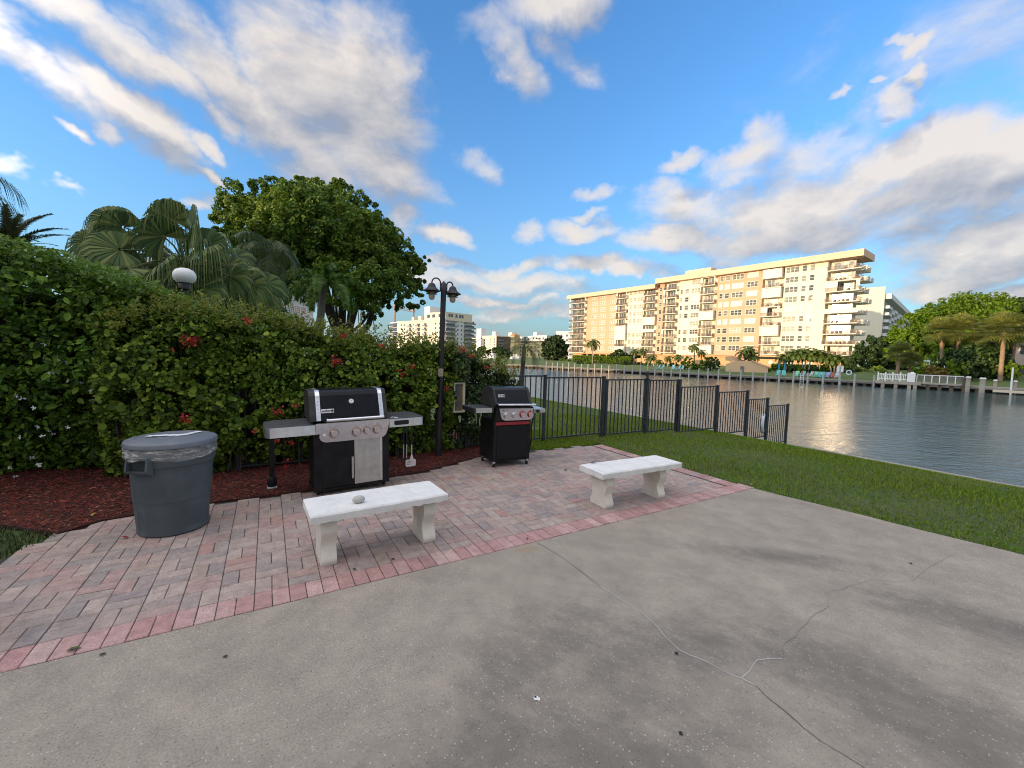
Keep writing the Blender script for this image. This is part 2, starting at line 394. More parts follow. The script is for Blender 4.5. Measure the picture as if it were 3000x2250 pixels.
# concrete slab
def concrete_mat():
    m, nt, b = new_mat('weathered_concrete'); p = N(nt, 'ShaderNodeNewGeometry').outputs['Position']
    mp = N(nt, 'ShaderNodeMapping', vector_type='TEXTURE'); mp.inputs['Rotation'].default_value = (0,0,R(-62)); mp.inputs['Scale'].default_value = (1.9,.62,1); L(nt, p, mp.inputs['Vector'])
    mq = N(nt, 'ShaderNodeMapping', vector_type='TEXTURE'); mq.inputs['Rotation'].default_value = (0,0,R(-62)); mq.inputs['Scale'].default_value = (1.25,.85,1); L(nt, p, mq.inputs['Vector'])
    big = noise(nt, .85, 10, .70, mp.outputs[0]); mid = noise(nt, 5, 5, .65, p); streak = noise(nt, 4.5, 10, .80, mq.outputs[0]); fine = noise(nt, 105, 3, .75, p)
    base = ramp(nt, [(.30, (.285,.250,.205)), (.55, (.355,.312,.254)), (.75, (.41,.362,.293))]); L(nt, big.outputs['Fac'], base.inputs[0])
    col = mix(nt, base.outputs[0], (.28,.247,.204), mth(nt, 'MULTIPLY', mid.outputs['Fac'], .55))
    mot = noise(nt, 3.2, 10, .78, p); mr_ = ramp(nt, [(.38, (.84,.84,.84)), (.62, (1.12,1.105,1.08))]); L(nt, mot.outputs['Fac'], mr_.inputs[0]); col = mix(nt, col, mr_.outputs[0], 1.0, 'MULTIPLY')
    # old grime: broad dark patches where water has stood, broken up by noise
    def blot(cx, cy, rx, ry, ang):
        q = N(nt, 'ShaderNodeMapping', vector_type='TEXTURE'); q.inputs['Location'].default_value = (cx,cy,0); q.inputs['Rotation'].default_value = (0,0,R(ang)); q.inputs['Scale'].default_value = (rx,ry,1)
        L(nt, p, q.inputs['Vector']); ln = N(nt, 'ShaderNodeVectorMath', operation='LENGTH'); L(nt, q.outputs[0], ln.inputs[0])
        return mth(nt, 'SUBTRACT', 1.05, ln.outputs['Value'])
    tot = None
    for a in ((3.15,-2.1,.75,.30,-70),(2.72,-1.55,.20,.16,0),(3.3,-2.55,.55,.3,-80),(1.75,-1.15,.75,.32,15),(1.2,-1.55,.7,.3,0),(4.4,-2.3,.75,.25,-60),(1.9,-1.9,.6,.3,-30),(.5,-1.5,.6,.25,10),(4.2,-1.2,.7,.16,-40),(1.3,-1.75,1.5,.55,8),(3.1,-2.45,1.0,.45,-75),(2.2,-1.45,.9,.35,-10)):
        v = blot(*a); tot = v if tot is None else mth(nt, 'MAXIMUM', tot, v)
    g = mth(nt, 'ADD', mth(nt, 'MAXIMUM', tot, -.8), mth(nt, 'MULTIPLY', mth(nt, 'SUBTRACT', big.outputs['Fac'], .5), 2.8))
    g = mth(nt, 'ADD', g, mth(nt, 'MULTIPLY', mth(nt, 'SUBTRACT', streak.outputs['Fac'], .5), 3.0))
    g = mth(nt, 'ADD', g, mth(nt, 'MULTIPLY', mth(nt, 'SUBTRACT', fine.outputs['Fac'], .5), 4.6))
    gr = ramp(nt, [(0.05, (0,0,0)), (1.0, (1,1,1))]); L(nt, g, gr.inputs[0])
    col = mix(nt, col, (.080,.075,.069), mth(nt, 'MULTIPLY', gr.outputs[0], .60))
    # exposed aggregate: sparse pale and dark grit
    vo = N(nt, 'ShaderNodeTexVoronoi'); vo.inputs['Scale'].default_value = 68; L(nt, p, vo.inputs['Vector'])
    sp = ramp(nt, [(.16, (1,1,1)), (.30, (0,0,0))]); L(nt, vo.outputs['Distance'], sp.inputs[0])
    sc = N(nt, 'ShaderNodeSeparateColor'); L(nt, vo.outputs['Color'], sc.inputs[0])
    pale = mth(nt, 'MULTIPLY', sp.outputs[0], mth(nt, 'GREATER_THAN', sc.outputs[0], .80)); drk = mth(nt, 'MULTIPLY', sp.outputs[0], mth(nt, 'LESS_THAN', sc.outputs[0], .16))
    col = mix(nt, col, (.62,.59,.53), mth(nt, 'MULTIPLY', pale, .55)); col = mix(nt, col, (.06,.055,.05), mth(nt, 'MULTIPLY', drk, .55))
    fr = ramp(nt, [(.36, (.76,.76,.76)), (.5, (1,1,1)), (.64, (1.2,1.2,1.18))]); L(nt, fine.outputs['Fac'], fr.inputs[0])
    col = mix(nt, col, fr.outputs[0], 1.0, 'MULTIPLY')
    # rust bloom and a lighter worn margin along the pavers
    ru = mth(nt, 'ADD', blot(2.35,-.10,.13,.10,0), mth(nt, 'MULTIPLY', mth(nt, 'SUBTRACT', mid.outputs['Fac'], .5), 1.5))
    rr = ramp(nt, [(.1, (0,0,0)), (.9, (1,1,1))]); L(nt, ru, rr.inputs[0])
    col = mix(nt, col, (.30,.19,.09), mth(nt, 'MULTIPLY', rr.outputs[0], .6))
    L(nt, col, b.inputs['Base Color']); b.inputs['Roughness'].default_value = .88; b.inputs['Specular IOR Level'].default_value = .3
    bp = N(nt, 'ShaderNodeBump'); bp.inputs['Strength'].default_value = .35; bp.inputs['Distance'].default_value = .004
    L(nt, mth(nt, 'ADD', fine.outputs['Fac'], mth(nt, 'MULTIPLY', sp.outputs[0], .25)), bp.inputs['Height']); L(nt, bp.outputs[0], b.inputs['Normal'])
    return m
mb = MB()
edge = [(5.86,-.012)] + [(5.86+.15*(-y/1.0)+.012*math.sin(y*5), y) for y in np.arange(-.3,-9,-.3)] + [(7.2,-30)]
poly = [(-30,-30)]+[(p[0],p[1]) for p in reversed(edge)]+[(-1.25,-.012),(-30,-.012)]
mb.prism(poly, -.14, 0.0, 'XY')
slab = tag(mb.build('pavement', concrete_mat()), kind='structure')
CRK = M('crack_dark', (.035,.032,.030), .95); CRL = M('crack_filler', (.46,.45,.45), .8)
def strip(name, pts, w, mat, z=.0025, wob=.012, step=.03):
    P = []
    for (a, b) in zip(pts[:-1], pts[1:]):
        n = max(2, int(math.dist(a, b)/step))
        for i in range(n): P.append((a[0]+(b[0]-a[0])*i/n, a[1]+(b[1]-a[1])*i/n))
    P.append(pts[-1]); mb = MB(); prev = None; k = 0
    for i, (x, y) in enumerate(P):
        d = Vector((P[min(i+1,len(P)-1)][0]-P[max(i-1,0)][0], P[min(i+1,len(P)-1)][1]-P[max(i-1,0)][1])).normalized(); nn = Vector((-d.y, d.x))
        o = wob*mnoise.noise(Vector((x*9,y*9,3.1)))+wob*.5*mnoise.noise(Vector((x*31,y*31,7)))
        ww = w*(.35+.9*abs(mnoise.noise(Vector((x*6,y*6,1.7)))))
        c = Vector((x,y))+nn*o; a, b = c+nn*ww, c-nn*ww
        mb.v += [(a.x,a.y,z),(b.x,b.y,z)]
        if i: mb.f.append((k-2,k-1,k+1,k))
        k += 2
    return mb.build(name, mat, slab)
strip('crack', [(2.50,-.03),(2.527,-.4),(2.507,-.81)], .0024, CRK)
strip('crack', [(2.507,-.81),(2.536,-1.088),(2.525,-1.268),(2.457,-1.506),(2.519,-1.648),(2.581,-1.86)], .0048, CRL)
strip('crack', [(2.581,-1.86),(2.553,-2.014),(2.528,-2.166),(2.547,-2.298),(2.55,-2.6)], .0024, CRK)
strip('crack', [(2.581,-1.80),(2.772,-1.766),(2.914,-1.819)], .003, CRL)
strip('crack', [(2.914,-1.819),(3.0,-1.777),(3.199,-1.762),(3.466,-1.718),(3.736,-1.717),(3.888,-1.634),(4.1,-1.664),(4.416,-1.705),(4.52,-1.796),(4.689,-1.866),(5.149,-1.852),(5.681,-1.88)], .0013, M('crack_fine', (.13,.12,.105), .95))
def blob_sheet(name, cx, cy, r, mat, parent=None, z=.003, ax=1., ang=0, jag=.35, h=.001):
    n = 20; poly = []
    for i in range(n):
        a = 2*math.pi*i/n; rr = r*(1+jag*mnoise.noise(Vector((cx*7+math.cos(a)*1.2, cy*7+math.sin(a)*1.2, 2))))
        x, y = math.cos(a)*rr*ax, math.sin(a)*rr
        poly.append((cx+x*math.cos(ang)-y*math.sin(ang), cy+x*math.sin(ang)+y*math.cos(ang)))
    return MB().prism(poly, z-h, z, 'XY').build(name, mat, parent)
blob_sheet('paint_spot', 1.573, -1.395, .016, M('old_white_paint', (.72,.72,.70), .6), slab, jag=.8, ax=.8)
blob_sheet('bolt_hole', 1.571, -1.388, .0055, M('hole_black', (.012,.012,.012), .9), slab, z=.0045)

# basket-weave pavers: each brick a chamfered block in one mesh
def paver_mat(name, cols):
    m, nt, b = new_mat(name); g = N(nt, 'ShaderNodeNewGeometry')
    rp = ramp(nt, cols, True); L(nt, g.outputs['Random Per Island'], rp.inputs[0])
    n1 = noise(nt, 14, 6, .65, g.outputs['Position']); n2 = noise(nt, 160, 3, .7, g.outputs['Position']); n3 = noise(nt, 1.1, 4, .6, g.outputs['Position'])
    r1 = ramp(nt, [(.3, (.76,.745,.735)), (.7, (1.18,1.17,1.15))]); L(nt, n1.outputs['Fac'], r1.inputs[0])
    col = mix(nt, rp.outputs[0], r1.outputs[0], 1.0, 'MULTIPLY')
    r2 = ramp(nt, [(.32, (.62,.62,.62)), (.5, (1,1,1)), (.72, (1.45,1.45,1.42))]); L(nt, n2.outputs['Fac'], r2.inputs[0])
    col = mix(nt, col, r2.outputs[0], 1.0, 'MULTIPLY')
    r3 = ramp(nt, [(.53, (0,0,0)), (.72, (1,1,1))]); L(nt, n3.outputs['Fac'], r3.inputs[0])
    col = mix(nt, col, (.085,.080,.078), mth(nt, 'MULTIPLY', r3.outputs[0], .45))
    L(nt, col, b.inputs['Base Color']); b.inputs['Roughness'].default_value = .9; b.inputs['Specular IOR Level'].default_value = .25
    bp = N(nt, 'ShaderNodeBump'); bp.inputs['Strength'].default_value = .45; bp.inputs['Distance'].default_value = .003
    L(nt, n2.outputs['Fac'], bp.inputs['Height']); L(nt, bp.outputs[0], b.inputs['Normal'])
    return m
field = MB(); rim = MB()
def brick(mb, x0, x1, y0, y1):
    cx, cy = (x0+x1)/2, (y0+y1)/2
    if not inside(PATIO, np.array([cx]), np.array([cy]))[0]: return
    dz = random.uniform(-.0022, .0012); g = .0021
    tl = Matrix.Translation((cx, cy, dz)) @ Matrix.Rotation(random.gauss(0,.006), 4, 'Z') @ Matrix.Rotation(random.gauss(0,.006), 4, 'X') @ Matrix.Rotation(random.gauss(0,.006), 4, 'Y')
    mb.rbox(x0-cx+g, x1-cx-g, y0-cy+g, y1-cy-g, -.06, 0, .0035, tl)
for i in range(-13, 60):
    x = i*.1
    if x < 5.85: brick(rim, x, x+.1, 0, .2)
for j in range(14): brick(rim, 5.65, 5.85, .2+j*.2-.0, .3+j*.2); brick(rim, 5.65, 5.85, .3+j*.2, .4+j*.2)
for i in range(-7, 29):
    for j in range(0, 15):
        x, y = i*.2, .2+j*.2
        if x+.2 > 5.66: continue
        if (i+j) % 2 == 0: brick(field, x, x+.1, y, y+.2); brick(field, x+.1, x+.2, y, y+.2)
        else: brick(field, x, x+.2, y, y+.1); brick(field, x, x+.2, y+.1, y+.2)
G = [(0,(0.386,0.312,0.278)),(.20,(0.350,0.291,0.268)),(.38,(0.414,0.338,0.300)),(.54,(0.317,0.272,0.257)),(.64,(0.391,0.286,0.257)),(.75,(0.299,0.257,0.248)),(.83,(0.391,0.278,0.254)),(.91,(0.363,0.286,0.244)),(.975,(0.386,0.244,0.217))]
patio = tag(MB().prism(PATIO, -.05, -.0075, 'XY').build('path', M('joint_sand', (.045,.042,.038), .95)), kind='structure')
field.build('paver_field', paver_mat('pavers_mixed', G), patio)
rim.build('paver_border', paver_mat('pavers_pink', [(0,(.43,.255,.240)),(.35,(.47,.305,.285)),(.6,(.40,.245,.230)),(.8,(.50,.35,.32)),(.95,(.35,.29,.265))]), patio)

# mulch bed: raised sheet plus shredded bark
MULCH = [(-1.05,1.95),(-.83,2.15),(-.62,2.18),(.03,2.26),(.6,2.24),(1.2,2.30),(1.8,2.37),(2.36,2.47),(2.9,2.68),(3.3,2.86),(3.9,2.93),(4.3,3.05),(4.4,3.4),(4.4,4.8),(-6,5.2),(-6,4.3),(-2.6,3.1),(-1.5,2.35)]
def mulch_mat(name, cols, bump):
    m, nt, b = new_mat(name); g = N(nt, 'ShaderNodeNewGeometry')
    n = noise(nt, 55, 5, .7, g.outputs['Position']); rp = ramp(nt, cols)
    if bump:
        L(nt, n.outputs['Fac'], rp.inputs[0])
        bp = N(nt, 'ShaderNodeBump'); bp.inputs['Strength'].default_value = 1; bp.inputs['Distance'].default_value = .02; L(nt, n.outputs['Fac'], bp.inputs['Height']); L(nt, bp.outputs[0], b.inputs['Normal'])
    else: L(nt, g.outputs['Random Per Island'], rp.inputs[0])
    L(nt, rp.outputs[0], b.inputs['Base Color']); b.inputs['Roughness'].default_value = .9
    return m
mb = MB(); mb.prism(MULCH, -.03, .012, 'XY')
tag(mb.build('mulch_bed', mulch_mat('mulch_base', [(.3,(.022,.006,.004)),(.7,(.085,.022,.014))], True)), kind='structure')
n = 60000; X = rng.uniform(-4.5, 4.45, n); Y = rng.uniform(1.9, 4.7, n)
sel = inside(MULCH, X, Y-.02*rng.random(n)+.02); X, Y = X[sel], Y[sel]; n = len(X)
Ln = rng.uniform(.012,.05,n); Wd = rng.uniform(.0025,.008,n); an = rng.uniform(0,6.283,n); tl = rng.normal(0,.22,n); z = .016+rng.random(n)*.012
d = np.stack([np.cos(an)*np.cos(tl), np.sin(an)*np.cos(tl), np.sin(tl)],1); s = np.stack([-np.sin(an), np.cos(an), rng.normal(0,.5,n)],1)
P = np.stack([X,Y,z],1); A = P-d*Ln[:,None]/2; B = P+d*Ln[:,None]/2; Wv = s*Wd[:,None]
V = np.stack([A-Wv*.5, A+Wv*.5, B+Wv*.35, B-Wv*.35],1).reshape(-1,3); i = np.arange(n)*4
tag(np_mesh('bark_mulch', V, np.stack([i,i+1,i+2,i+3],1), mulch_mat('mulch_chips', [(0,(.032,.007,.005)),(.35,(.140,.018,.011)),(.75,(.24,.032,.019)),(.94,(.28,.075,.04)),(1,(.34,.21,.12))], False)), 'shredded red bark mulch spread below the hedge', 'mulch', kind='stuff')
# grass: blades over the visible lawn and a darker tuft at the left end of the pavers
def blades(name, X, Y, Z, h, mat, wid=.006, label=None):
    n = len(X); an = rng.uniform(0,6.283,n); hh = h*rng.uniform(.55,1.35,n); lean = rng.uniform(.15,.95,n)
    d = np.stack([np.cos(an), np.sin(an), np.zeros(n)],1); s = np.stack([-np.sin(an), np.cos(an), np.zeros(n)],1)*wid*rng.uniform(.7,1.4,n)[:,None]
    up = np.array([0,0,1.]); P = np.stack([X,Y,Z],1)
    m1 = P+d*(lean*hh*.35)[:,None]+up*(hh*.6)[:,None]; t = P+d*(lean*hh*.95)[:,None]+up*(hh*(1.0-.35*lean))[:,None]
    V = np.stack([P-s*.5, P+s*.5, m1-s*.45, m1+s*.45, t],1).reshape(-1,3); i = np.arange(n)*5
    V[:,2] = np.maximum(V[:,2], -2)
    F = np.concatenate([np.stack([i,i+1,i+3,i+2],1)]); me_f = F
    T = np.stack([i+2,i+3,i+4,i+4],1)
    k = len(V); V2 = np.concatenate([V, t+s*.06]); T = np.stack([i+2,i+3,k+np.arange(n),i+4],1)
    o = np_mesh(name, V2, np.concatenate([me_f, T]), mat)
    return tag(o, label, 'grass', kind='stuff')
GR = leaf_mat('grass_blade', [(.075,.165,.008),(.125,.230,.012),(.175,.270,.018),(.26,.285,.045)], .7, .3, .12, (1.6, (.165,.175,.04), .5))
n = 150000; X = rng.uniform(5.75, 13.5, n); Y = rng.uniform(-6.5, 6.5, n)
ex = 5.87+.15*np.maximum(0,-Y)
keep = (X > ex-.03*rng.random(n)**2) & (rng.random(n) < np.clip(1.5-(X-6)*.13, .35, 1)); X, Y = X[keep], Y[keep]
n2 = 26000; X2 = rng.uniform(4.25, 5.95, n2); Y2 = rng.uniform(2.9, 4.6, n2); k2 = Y2 > np.where(X2 < 4.45, 3.05, 2.88)
n3 = 60000; X3 = rng.uniform(5.0, 13.5, n3); Y3 = rng.uniform(6.5, 24, n3)
X = np.concatenate([X, X2[k2], X3]); Y = np.concatenate([Y, Y2[k2], Y3])
blades('grass', X, Y, lawn_z(X)-.012, .055, GR, .0075, 'short green lawn sloping down to the seawall')
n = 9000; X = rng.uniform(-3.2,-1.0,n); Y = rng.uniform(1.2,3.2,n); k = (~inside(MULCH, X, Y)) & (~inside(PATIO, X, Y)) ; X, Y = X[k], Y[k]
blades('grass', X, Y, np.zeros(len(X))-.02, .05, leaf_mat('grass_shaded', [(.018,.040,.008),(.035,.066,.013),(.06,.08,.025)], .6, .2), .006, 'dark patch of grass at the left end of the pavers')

# ------------------------------------------------------------------ trash can, liner, lid paper
BX, BY = -.245, 1.735
grey_plastic = M('grey_bin_plastic', (.082,.100,.112), .55, col2=(.064,.079,.090), nscale=5, bump=.12, bscale=260, bdist=.001, spec=.35)
can = thing('trash_can', (BX,BY,0), 'big round blue grey plastic trash can with lid on the pavers beside the mulch', 'trash can')
fa = math.atan2(-.988, .156)                    # bearing of the camera from the can
def body_r(r, h, a):
    k = (a-fa+math.pi) % (2*math.pi)-math.pi
    out = r
    if .02 < h < .60:
        for c0, hw in ((1.02,.78),(-.98,.16),(-2.2,.8),(2.75,.5)):
            dd = abs((k-c0+math.pi) % (2*math.pi)-math.pi)-hw
            top = .565-.06*max(0, 1-(abs(dd)/.12)) if dd < 0 else 0
            if dd < 0 and .03 < h < top: out -= .010*min(1, -dd/.05)*min(1, (top-h)/.02)
        if abs(k+.30) < .02: out += .002
    return out
prof = [(.001,.012),(.20,.010),(.244,.0),(.258,.012)]+[(.258+.036*t, .012+.588*t) for t in np.linspace(.03,1,34)]+[(.297,.602),(.307,.606),(.309,.615),(.312,.70),(.316,.752),(.322,.757),(.322,.768),(.306,.768),(.300,.70),(.28,.3)]
MB().lathe(prof, n=150, rfun=body_r).build('body', grey_plastic, can, True)
for k0 in (-.74, -.74+math.pi):
    a = fa+k0; m = Matrix.Rotation(a, 4, 'Z')
    hd = MB()                                    # pocket handle: open box frame standing off the rim band
    y0, y1, z0, z1, xi, xo = -.095, .095, .575, .695, .29, .352
    hd.prism([(xi,z1+.0),(xo-.012,z1),(xo+.002,z0+.02),(xo-.01,z0),(xi,z0-.025)], y0, y0+.016, 'XZ', m); hd.prism([(xi,z1),(xo-.012,z1),(xo+.002,z0+.02),(xo-.01,z0),(xi,z0-.025)], y1-.016, y1, 'XZ', m)
    hd.prism([(xi,z0-.028),(xo-.01,z0-.002),(xo+.003,z0+.018),(xi,z0+.012)], y0+.016, y1-.016, 'XZ', m); hd.prism([(xi,z1-.012),(xo-.011,z1-.012),(xo-.012,z1+.003),(xi,z1+.006)], y0+.016, y1-.016, 'XZ', m)
    h_ = hd.build('handle', grey_plastic, can)
    MB().box(.292,.3155, y0+.016, y1-.016, z0+.012, z1-.012, m).build('pocket', M('bin_dark', (.022,.028,.034), .7), h_)  # dark block holds the shade inside the handle pocket
lid = MB().lathe([(.001,.828),(.10,.828),(.105,.823),(.17,.822),(.175,.827),(.20,.826),(.25,.819),(.255,.823),(.300,.815),(.322,.806),(.328,.798),(.329,.766),(.324,.764),(.322,.775),(.31,.772),(.001,.772)], n=90).build('lid', M('bin_lid_plastic', (.135,.155,.185), .5, col2=(.175,.185,.205), nscale=9, lo=.45, hi=.7, bump=.15, bscale=90, bdist=.002, spec=.4), can, True)
# faint dark moulding print on the rim band right of centre
ml = MB(); m2 = MB()
for i in range(9):
    a = fa+.72+i*.022; hgt = .012+.010*((i*5) % 3)
    m = Matrix.Rotation(a, 4, 'Z'); ml.box(.3165,.3185,-.0035,.0035,.708,.708+hgt, m)
    if 3 < i: m2.box(.3155,.3175,-.006,.006,.664+.001*abs(i-6),.671, m)
m2.build('moulded_print', M('print_dark', (.015,.02,.03), .6), can); ml.build('moulded_print', M('print_dark', (.015,.02,.03), .6), can)
def film_mat():
    m, nt, b = new_mat('clear_bag_film'); g = N(nt, 'ShaderNodeNewGeometry')
    b.inputs['Base Color'].default_value = (.84,.82,.78,1); b.inputs['Roughness'].default_value = .22
    mp = N(nt, 'ShaderNodeMapping', vector_type='TEXTURE'); mp.inputs['Scale'].default_value = (1,1,.22); L(nt, g.outputs['Position'], mp.inputs['Vector'])
    n = noise(nt, 9, 7, .72, mp.outputs[0]); r = ramp(nt, [(.38,(.10,)*3),(.55,(.26,)*3),(.62,(.62,)*3),(.72,(.9,)*3)]); L(nt, n.outputs['Fac'], r.inputs[0]); L(nt, r.outputs[0], b.inputs['Alpha'])
    bp = N(nt, 'ShaderNodeBump'); bp.inputs['Distance'].default_value = .02; L(nt, n.outputs['Fac'], bp.inputs['Height']); L(nt, bp.outputs[0], b.inputs['Normal'])
    return m
bag = MB(); n = 120
def bag_r(r, h, a):
    k = (a-fa+math.pi) % (2*math.pi)-math.pi
    q = mnoise.noise(Vector((math.cos(a)*5, math.sin(a)*5, h*14)))
    flare = .03*math.exp(-((k+.95)/.35)**2)*max(0, (.77-h)/.1)
    return r+.010*q+flare
bag.lathe([(.321,.762),(.326,.745),(.326,.72),(.325,.70),(.324,.682)], n=n, rfun=bag_r)
for i in range(len(bag.v)):                       # uneven hem
    x, y, z = bag.v[i]; a = math.atan2(y, x); k = (a-fa+math.pi) % (2*math.pi)-math.pi
    t = (.762-z)/.08; bag.v[i] = (x, y, z-t*(.018*mnoise.noise(Vector((x*6,y*6,9)))+.035*math.exp(-((k-.25)/.5)**2)))
bag.f = [f for f in bag.f if len(f) == 4]
bo = bag.build('trash_bag', film_mat(), None, True); bo.location = (BX,BY,0)
tag(bo, 'clear crumpled plastic bag folded over the rim of the trash can', 'trash bag')
pp = MB(); 
for i in range(8):
    a0, a1 = R(-38+i*9.5), R(-38+(i+1)*9.5); f = lambda a, r: (r*math.sin(a), .30-r*math.cos(a), .0)
    w0, w1 = .038*(1-.5*abs(i-4)/5), .038*(1-.5*abs(i-3)/5)
    p = [f(a0,.30-w0), f(a0,.30+w0), f(a1,.30+w1), f(a1,.30-w1)]
    pp.add([(x-.0, y, .003+.004*math.sin(i)) for x, y, _ in p]+[(x, y, .0045+.004*math.sin(i)) for x, y, _ in p], [(3,2,1,0),(4,5,6,7),(0,1,5,4),(1,2,6,5),(2,3,7,6),(3,0,4,7)])
po = pp.build('paper_strip', M('white_paper', (.74,.76,.78), .7)); po.location = (BX+.02, BY-.01, .8275); po.rotation_euler = (0,0,R(12))
tag(po, 'curved white paper strip lying on top of the trash can lid', 'paper')

# ------------------------------------------------------------------ gas grills
steel = M('brushed_steel', (.88,.90,.95), .30, 1., col2=(.70,.72,.76), nscale=14, lo=.35, hi=.7, bump=.06, bscale=140, bdist=.001)
steel_dull = M('weathered_steel', (.60,.57,.54), .5, .75, col2=(.48,.46,.43), nscale=11, bump=.05, bscale=200, bdist=.001)
black_enamel = M('black_enamel', (.006,.007,.011), .26, spec=.22, col2=(.010,.011,.015), nscale=8)
black_cast = M('black_cast_side', (.022,.021,.021), .55, col2=(.050,.045,.040), nscale=9, lo=.5, hi=.8, bump=.15, bscale=160, bdist=.002)
black_paint = M('black_painted_steel', (.006,.006,.007), .5, spec=.25, col2=(.016,.016,.017), nscale=6)
dark_gray = M('dark_shelf_top', (.085,.088,.095), .4, col2=(.06,.062,.066), nscale=10, bump=.08, bscale=180, bdist=.001)
knob_ring = M('knob_warm_steel', (.42,.27,.21), .3, 1.)
white_enamel = M('badge_white', (.70,.72,.74), .35); badge_blk = M('badge_black', (.010,.010,.012), .5)
RX90 = Matrix.Rotation(R(90), 4, 'X')
def slant(y0, z0, y1, z1):                        # frame: local (x, up the slope, out of it)
    up = Vector((0, y1-y0, z1-z0)).normalized(); out = Vector((1,0,0)).cross(up)
    return Matrix(((1,0,out.x,0),(0,up.y,out.y,y0),(0,up.z,out.z,z0),(0,0,0,1)))
def badge(parent, m, cx, cy, w, h):
    b = MB(); b.rbox(cx-w/2, cx+w/2, cy-h/2, cy+h/2, 0, .003, .0015, m); bo = b.build('badge', badge_blk, parent)
    b = MB(); b.box(cx-w/2+.003, cx+w/2-.003, cy-h/2+.003, cy+h/2-.003, .0031, .0045, m); pl = b.build('badge_plate', white_enamel, bo)
    rot = m.to_3x3().to_4x4()
    text_mesh('lettering', 'weber', h*.80, badge_blk, bo, m @ Vector((cx-w*.10, cy+h*.02, .0062)), rot, .001, .92)
    k = MB()                                     # the little kettle after the word
    kx, ky, s = cx+w*.355, cy, h*.30
    k.prism([(kx+s*math.cos(a)*.9, ky+.12*s+s*.75*math.sin(a)) for a in np.linspace(0,6.283,14)[:-1]], .0046, .0062, 'XY', m)
    for dx in (-.55, 0, .55): k.box(kx+dx*s-.0012-.0006, kx+dx*s+.0018, ky-s*1.15, ky-s*.3, .0046, .0062, m)
    k.box(kx-s*.25, kx+s*.25, ky+s*.8, ky+s*1.15, .0046, .0062, m)
    k.build('kettle_mark', badge_blk, bo)
def knob(parent, m, cx, cy, r, ring, face=None, hgt=.034):
    kb = MB().lathe([(r*1.28,0),(r*1.28,.004),(r*1.1,.006),(r*1.02,.010),(r*.96,hgt-.004),(r*.9,hgt),(0.0001,hgt)], (cx,cy,0), 28, 'Z', m).build('knob', ring, parent, True)
    MB().lathe([(r*.93,hgt-.001),(r*.90,hgt+.002),(.0001,hgt+.0025)], (cx,cy,0), 24, 'Z', m).build('knob_face', face or steel, kb, True)
    MB().box(cx-.0022, cx+.0022, cy+r*1.36, cy+r*1.62, 0, .0012, m).build('pointer', badge_blk, kb)
def rounded(x0, x1, y0, y1, r, n=5):
    P = []
    for cx, cy, a0 in ((x1-r,y0+r,-90),(x1-r,y1-r,0),(x0+r,y1-r,90),(x0+r,y0+r,180)):
        P += [(cx+r*math.cos(R(a0+90*i/n)), cy+r*math.sin(R(a0+90*i/n))) for i in range(n+1)]
    return P
GA = thing('gas_grill', (1.335,2.04,0), 'large black and silver gas grill with two wide side shelves and hanging tools', 'grill')
GA.rotation_euler = (0, R(-.9), R(2.2))
mb = MB(); mb.box(-.405,.395,.012,.46,.075,.70); mb.build('cabinet', black_paint, GA)
mb = MB(); mb.box(-.415,-.335,-.004,.03,.06,.70); mb.box(.33,.405,-.004,.03,.06,.70); mb.box(-.415,.405,-.002,.47,.05,.075); mb.build('frame', black_paint, GA)
dl = MB().rbox(-.333,.008,-.002,.016,.085,.615,.004).build('door', black_paint, GA)
dr = MB().box(.012,.328,-.006,.016,.085,.615).build('door', steel_dull, GA); dr['label'] = 'bare steel cabinet door'
tr = MB(); tr.box(.300,.324,-.010,-.0062,.087,.613); tr.box(.02,.30,-.0095,-.0062,.60,.612); tr.build('door_edge', steel, dr)
MB().box(-.022,-.002,-.026,-.012,.16,.41).box(-.018,-.006,-.012,-.0021,.18,.20).box(-.018,-.006,-.012,-.0021,.37,.39).build('door_handle', steel_dull, dl)
for x in (-.37,.36):
    for y in (.06,.41):
        MB().lathe([(.028,-.012),(.030,-.006),(.030,.006),(.028,.012)], (x,y,.030), 16, 'X').box(x-.008,x+.008,y-.01,y+.01,.03,.062).build('caster', black_paint, GA, True)
# control panel: stainless fascia with dropped centre
mp = slant(-.025,.60,-.048,.82)
P = [(-.392,.222),(-.392,.105)]+[(-.345+.0,.104)]+[(-.262+.075*math.cos(R(a))*1.0-.02, .073+.068*math.sin(R(a))) for a in (165,190,215,240,265)]+[(-.20,.004),(.24,.004)]+[(.30+.075*math.cos(R(a)), .070+.068*math.sin(R(a))) for a in (-85,-60,-35,-10)]+[(.392,.112),(.402,.222)]
cp = MB().prism([(x,y) for x,y in P], -.02, 0, 'XY', mp).build('control_panel', steel, GA)
for x, y, r in ((-.205,.105,.040),(.030,.102,.042),(.145,.110,.033),(.262,.112,.041)): knob(cp, mp, x, y, r, knob_ring)
MB().lathe([(.017,0),(.017,.006),(.012,.010),(.0001,.011)], (-.305,.086,0), 20, 'Z', mp).build('ignition_button', white_enamel, cp, True)
for x, y, r in ((-.205,.105,.058),(.030,.102,.060),(.145,.110,.049),(.262,.112,.058)):
    a = MB()
    for i in range(10):
        a0, a1 = R(190+i*9), R(190+i*9+7); a.add([mp @ Vector((x+math.cos(t)*q, y+math.sin(t)*q, .0009)) for t, q in ((a0,r),(a1,r),(a1,r+.004),(a0,r+.004))], [(0,1,2,3)])
    a.build('dial_scale', badge_blk, cp)
text_mesh('panel_print', 'GENESIS', .013, steel_dull, cp, mp @ Vector((-.085,.083,.0008)), mp.to_3x3().to_4x4(), .0003)
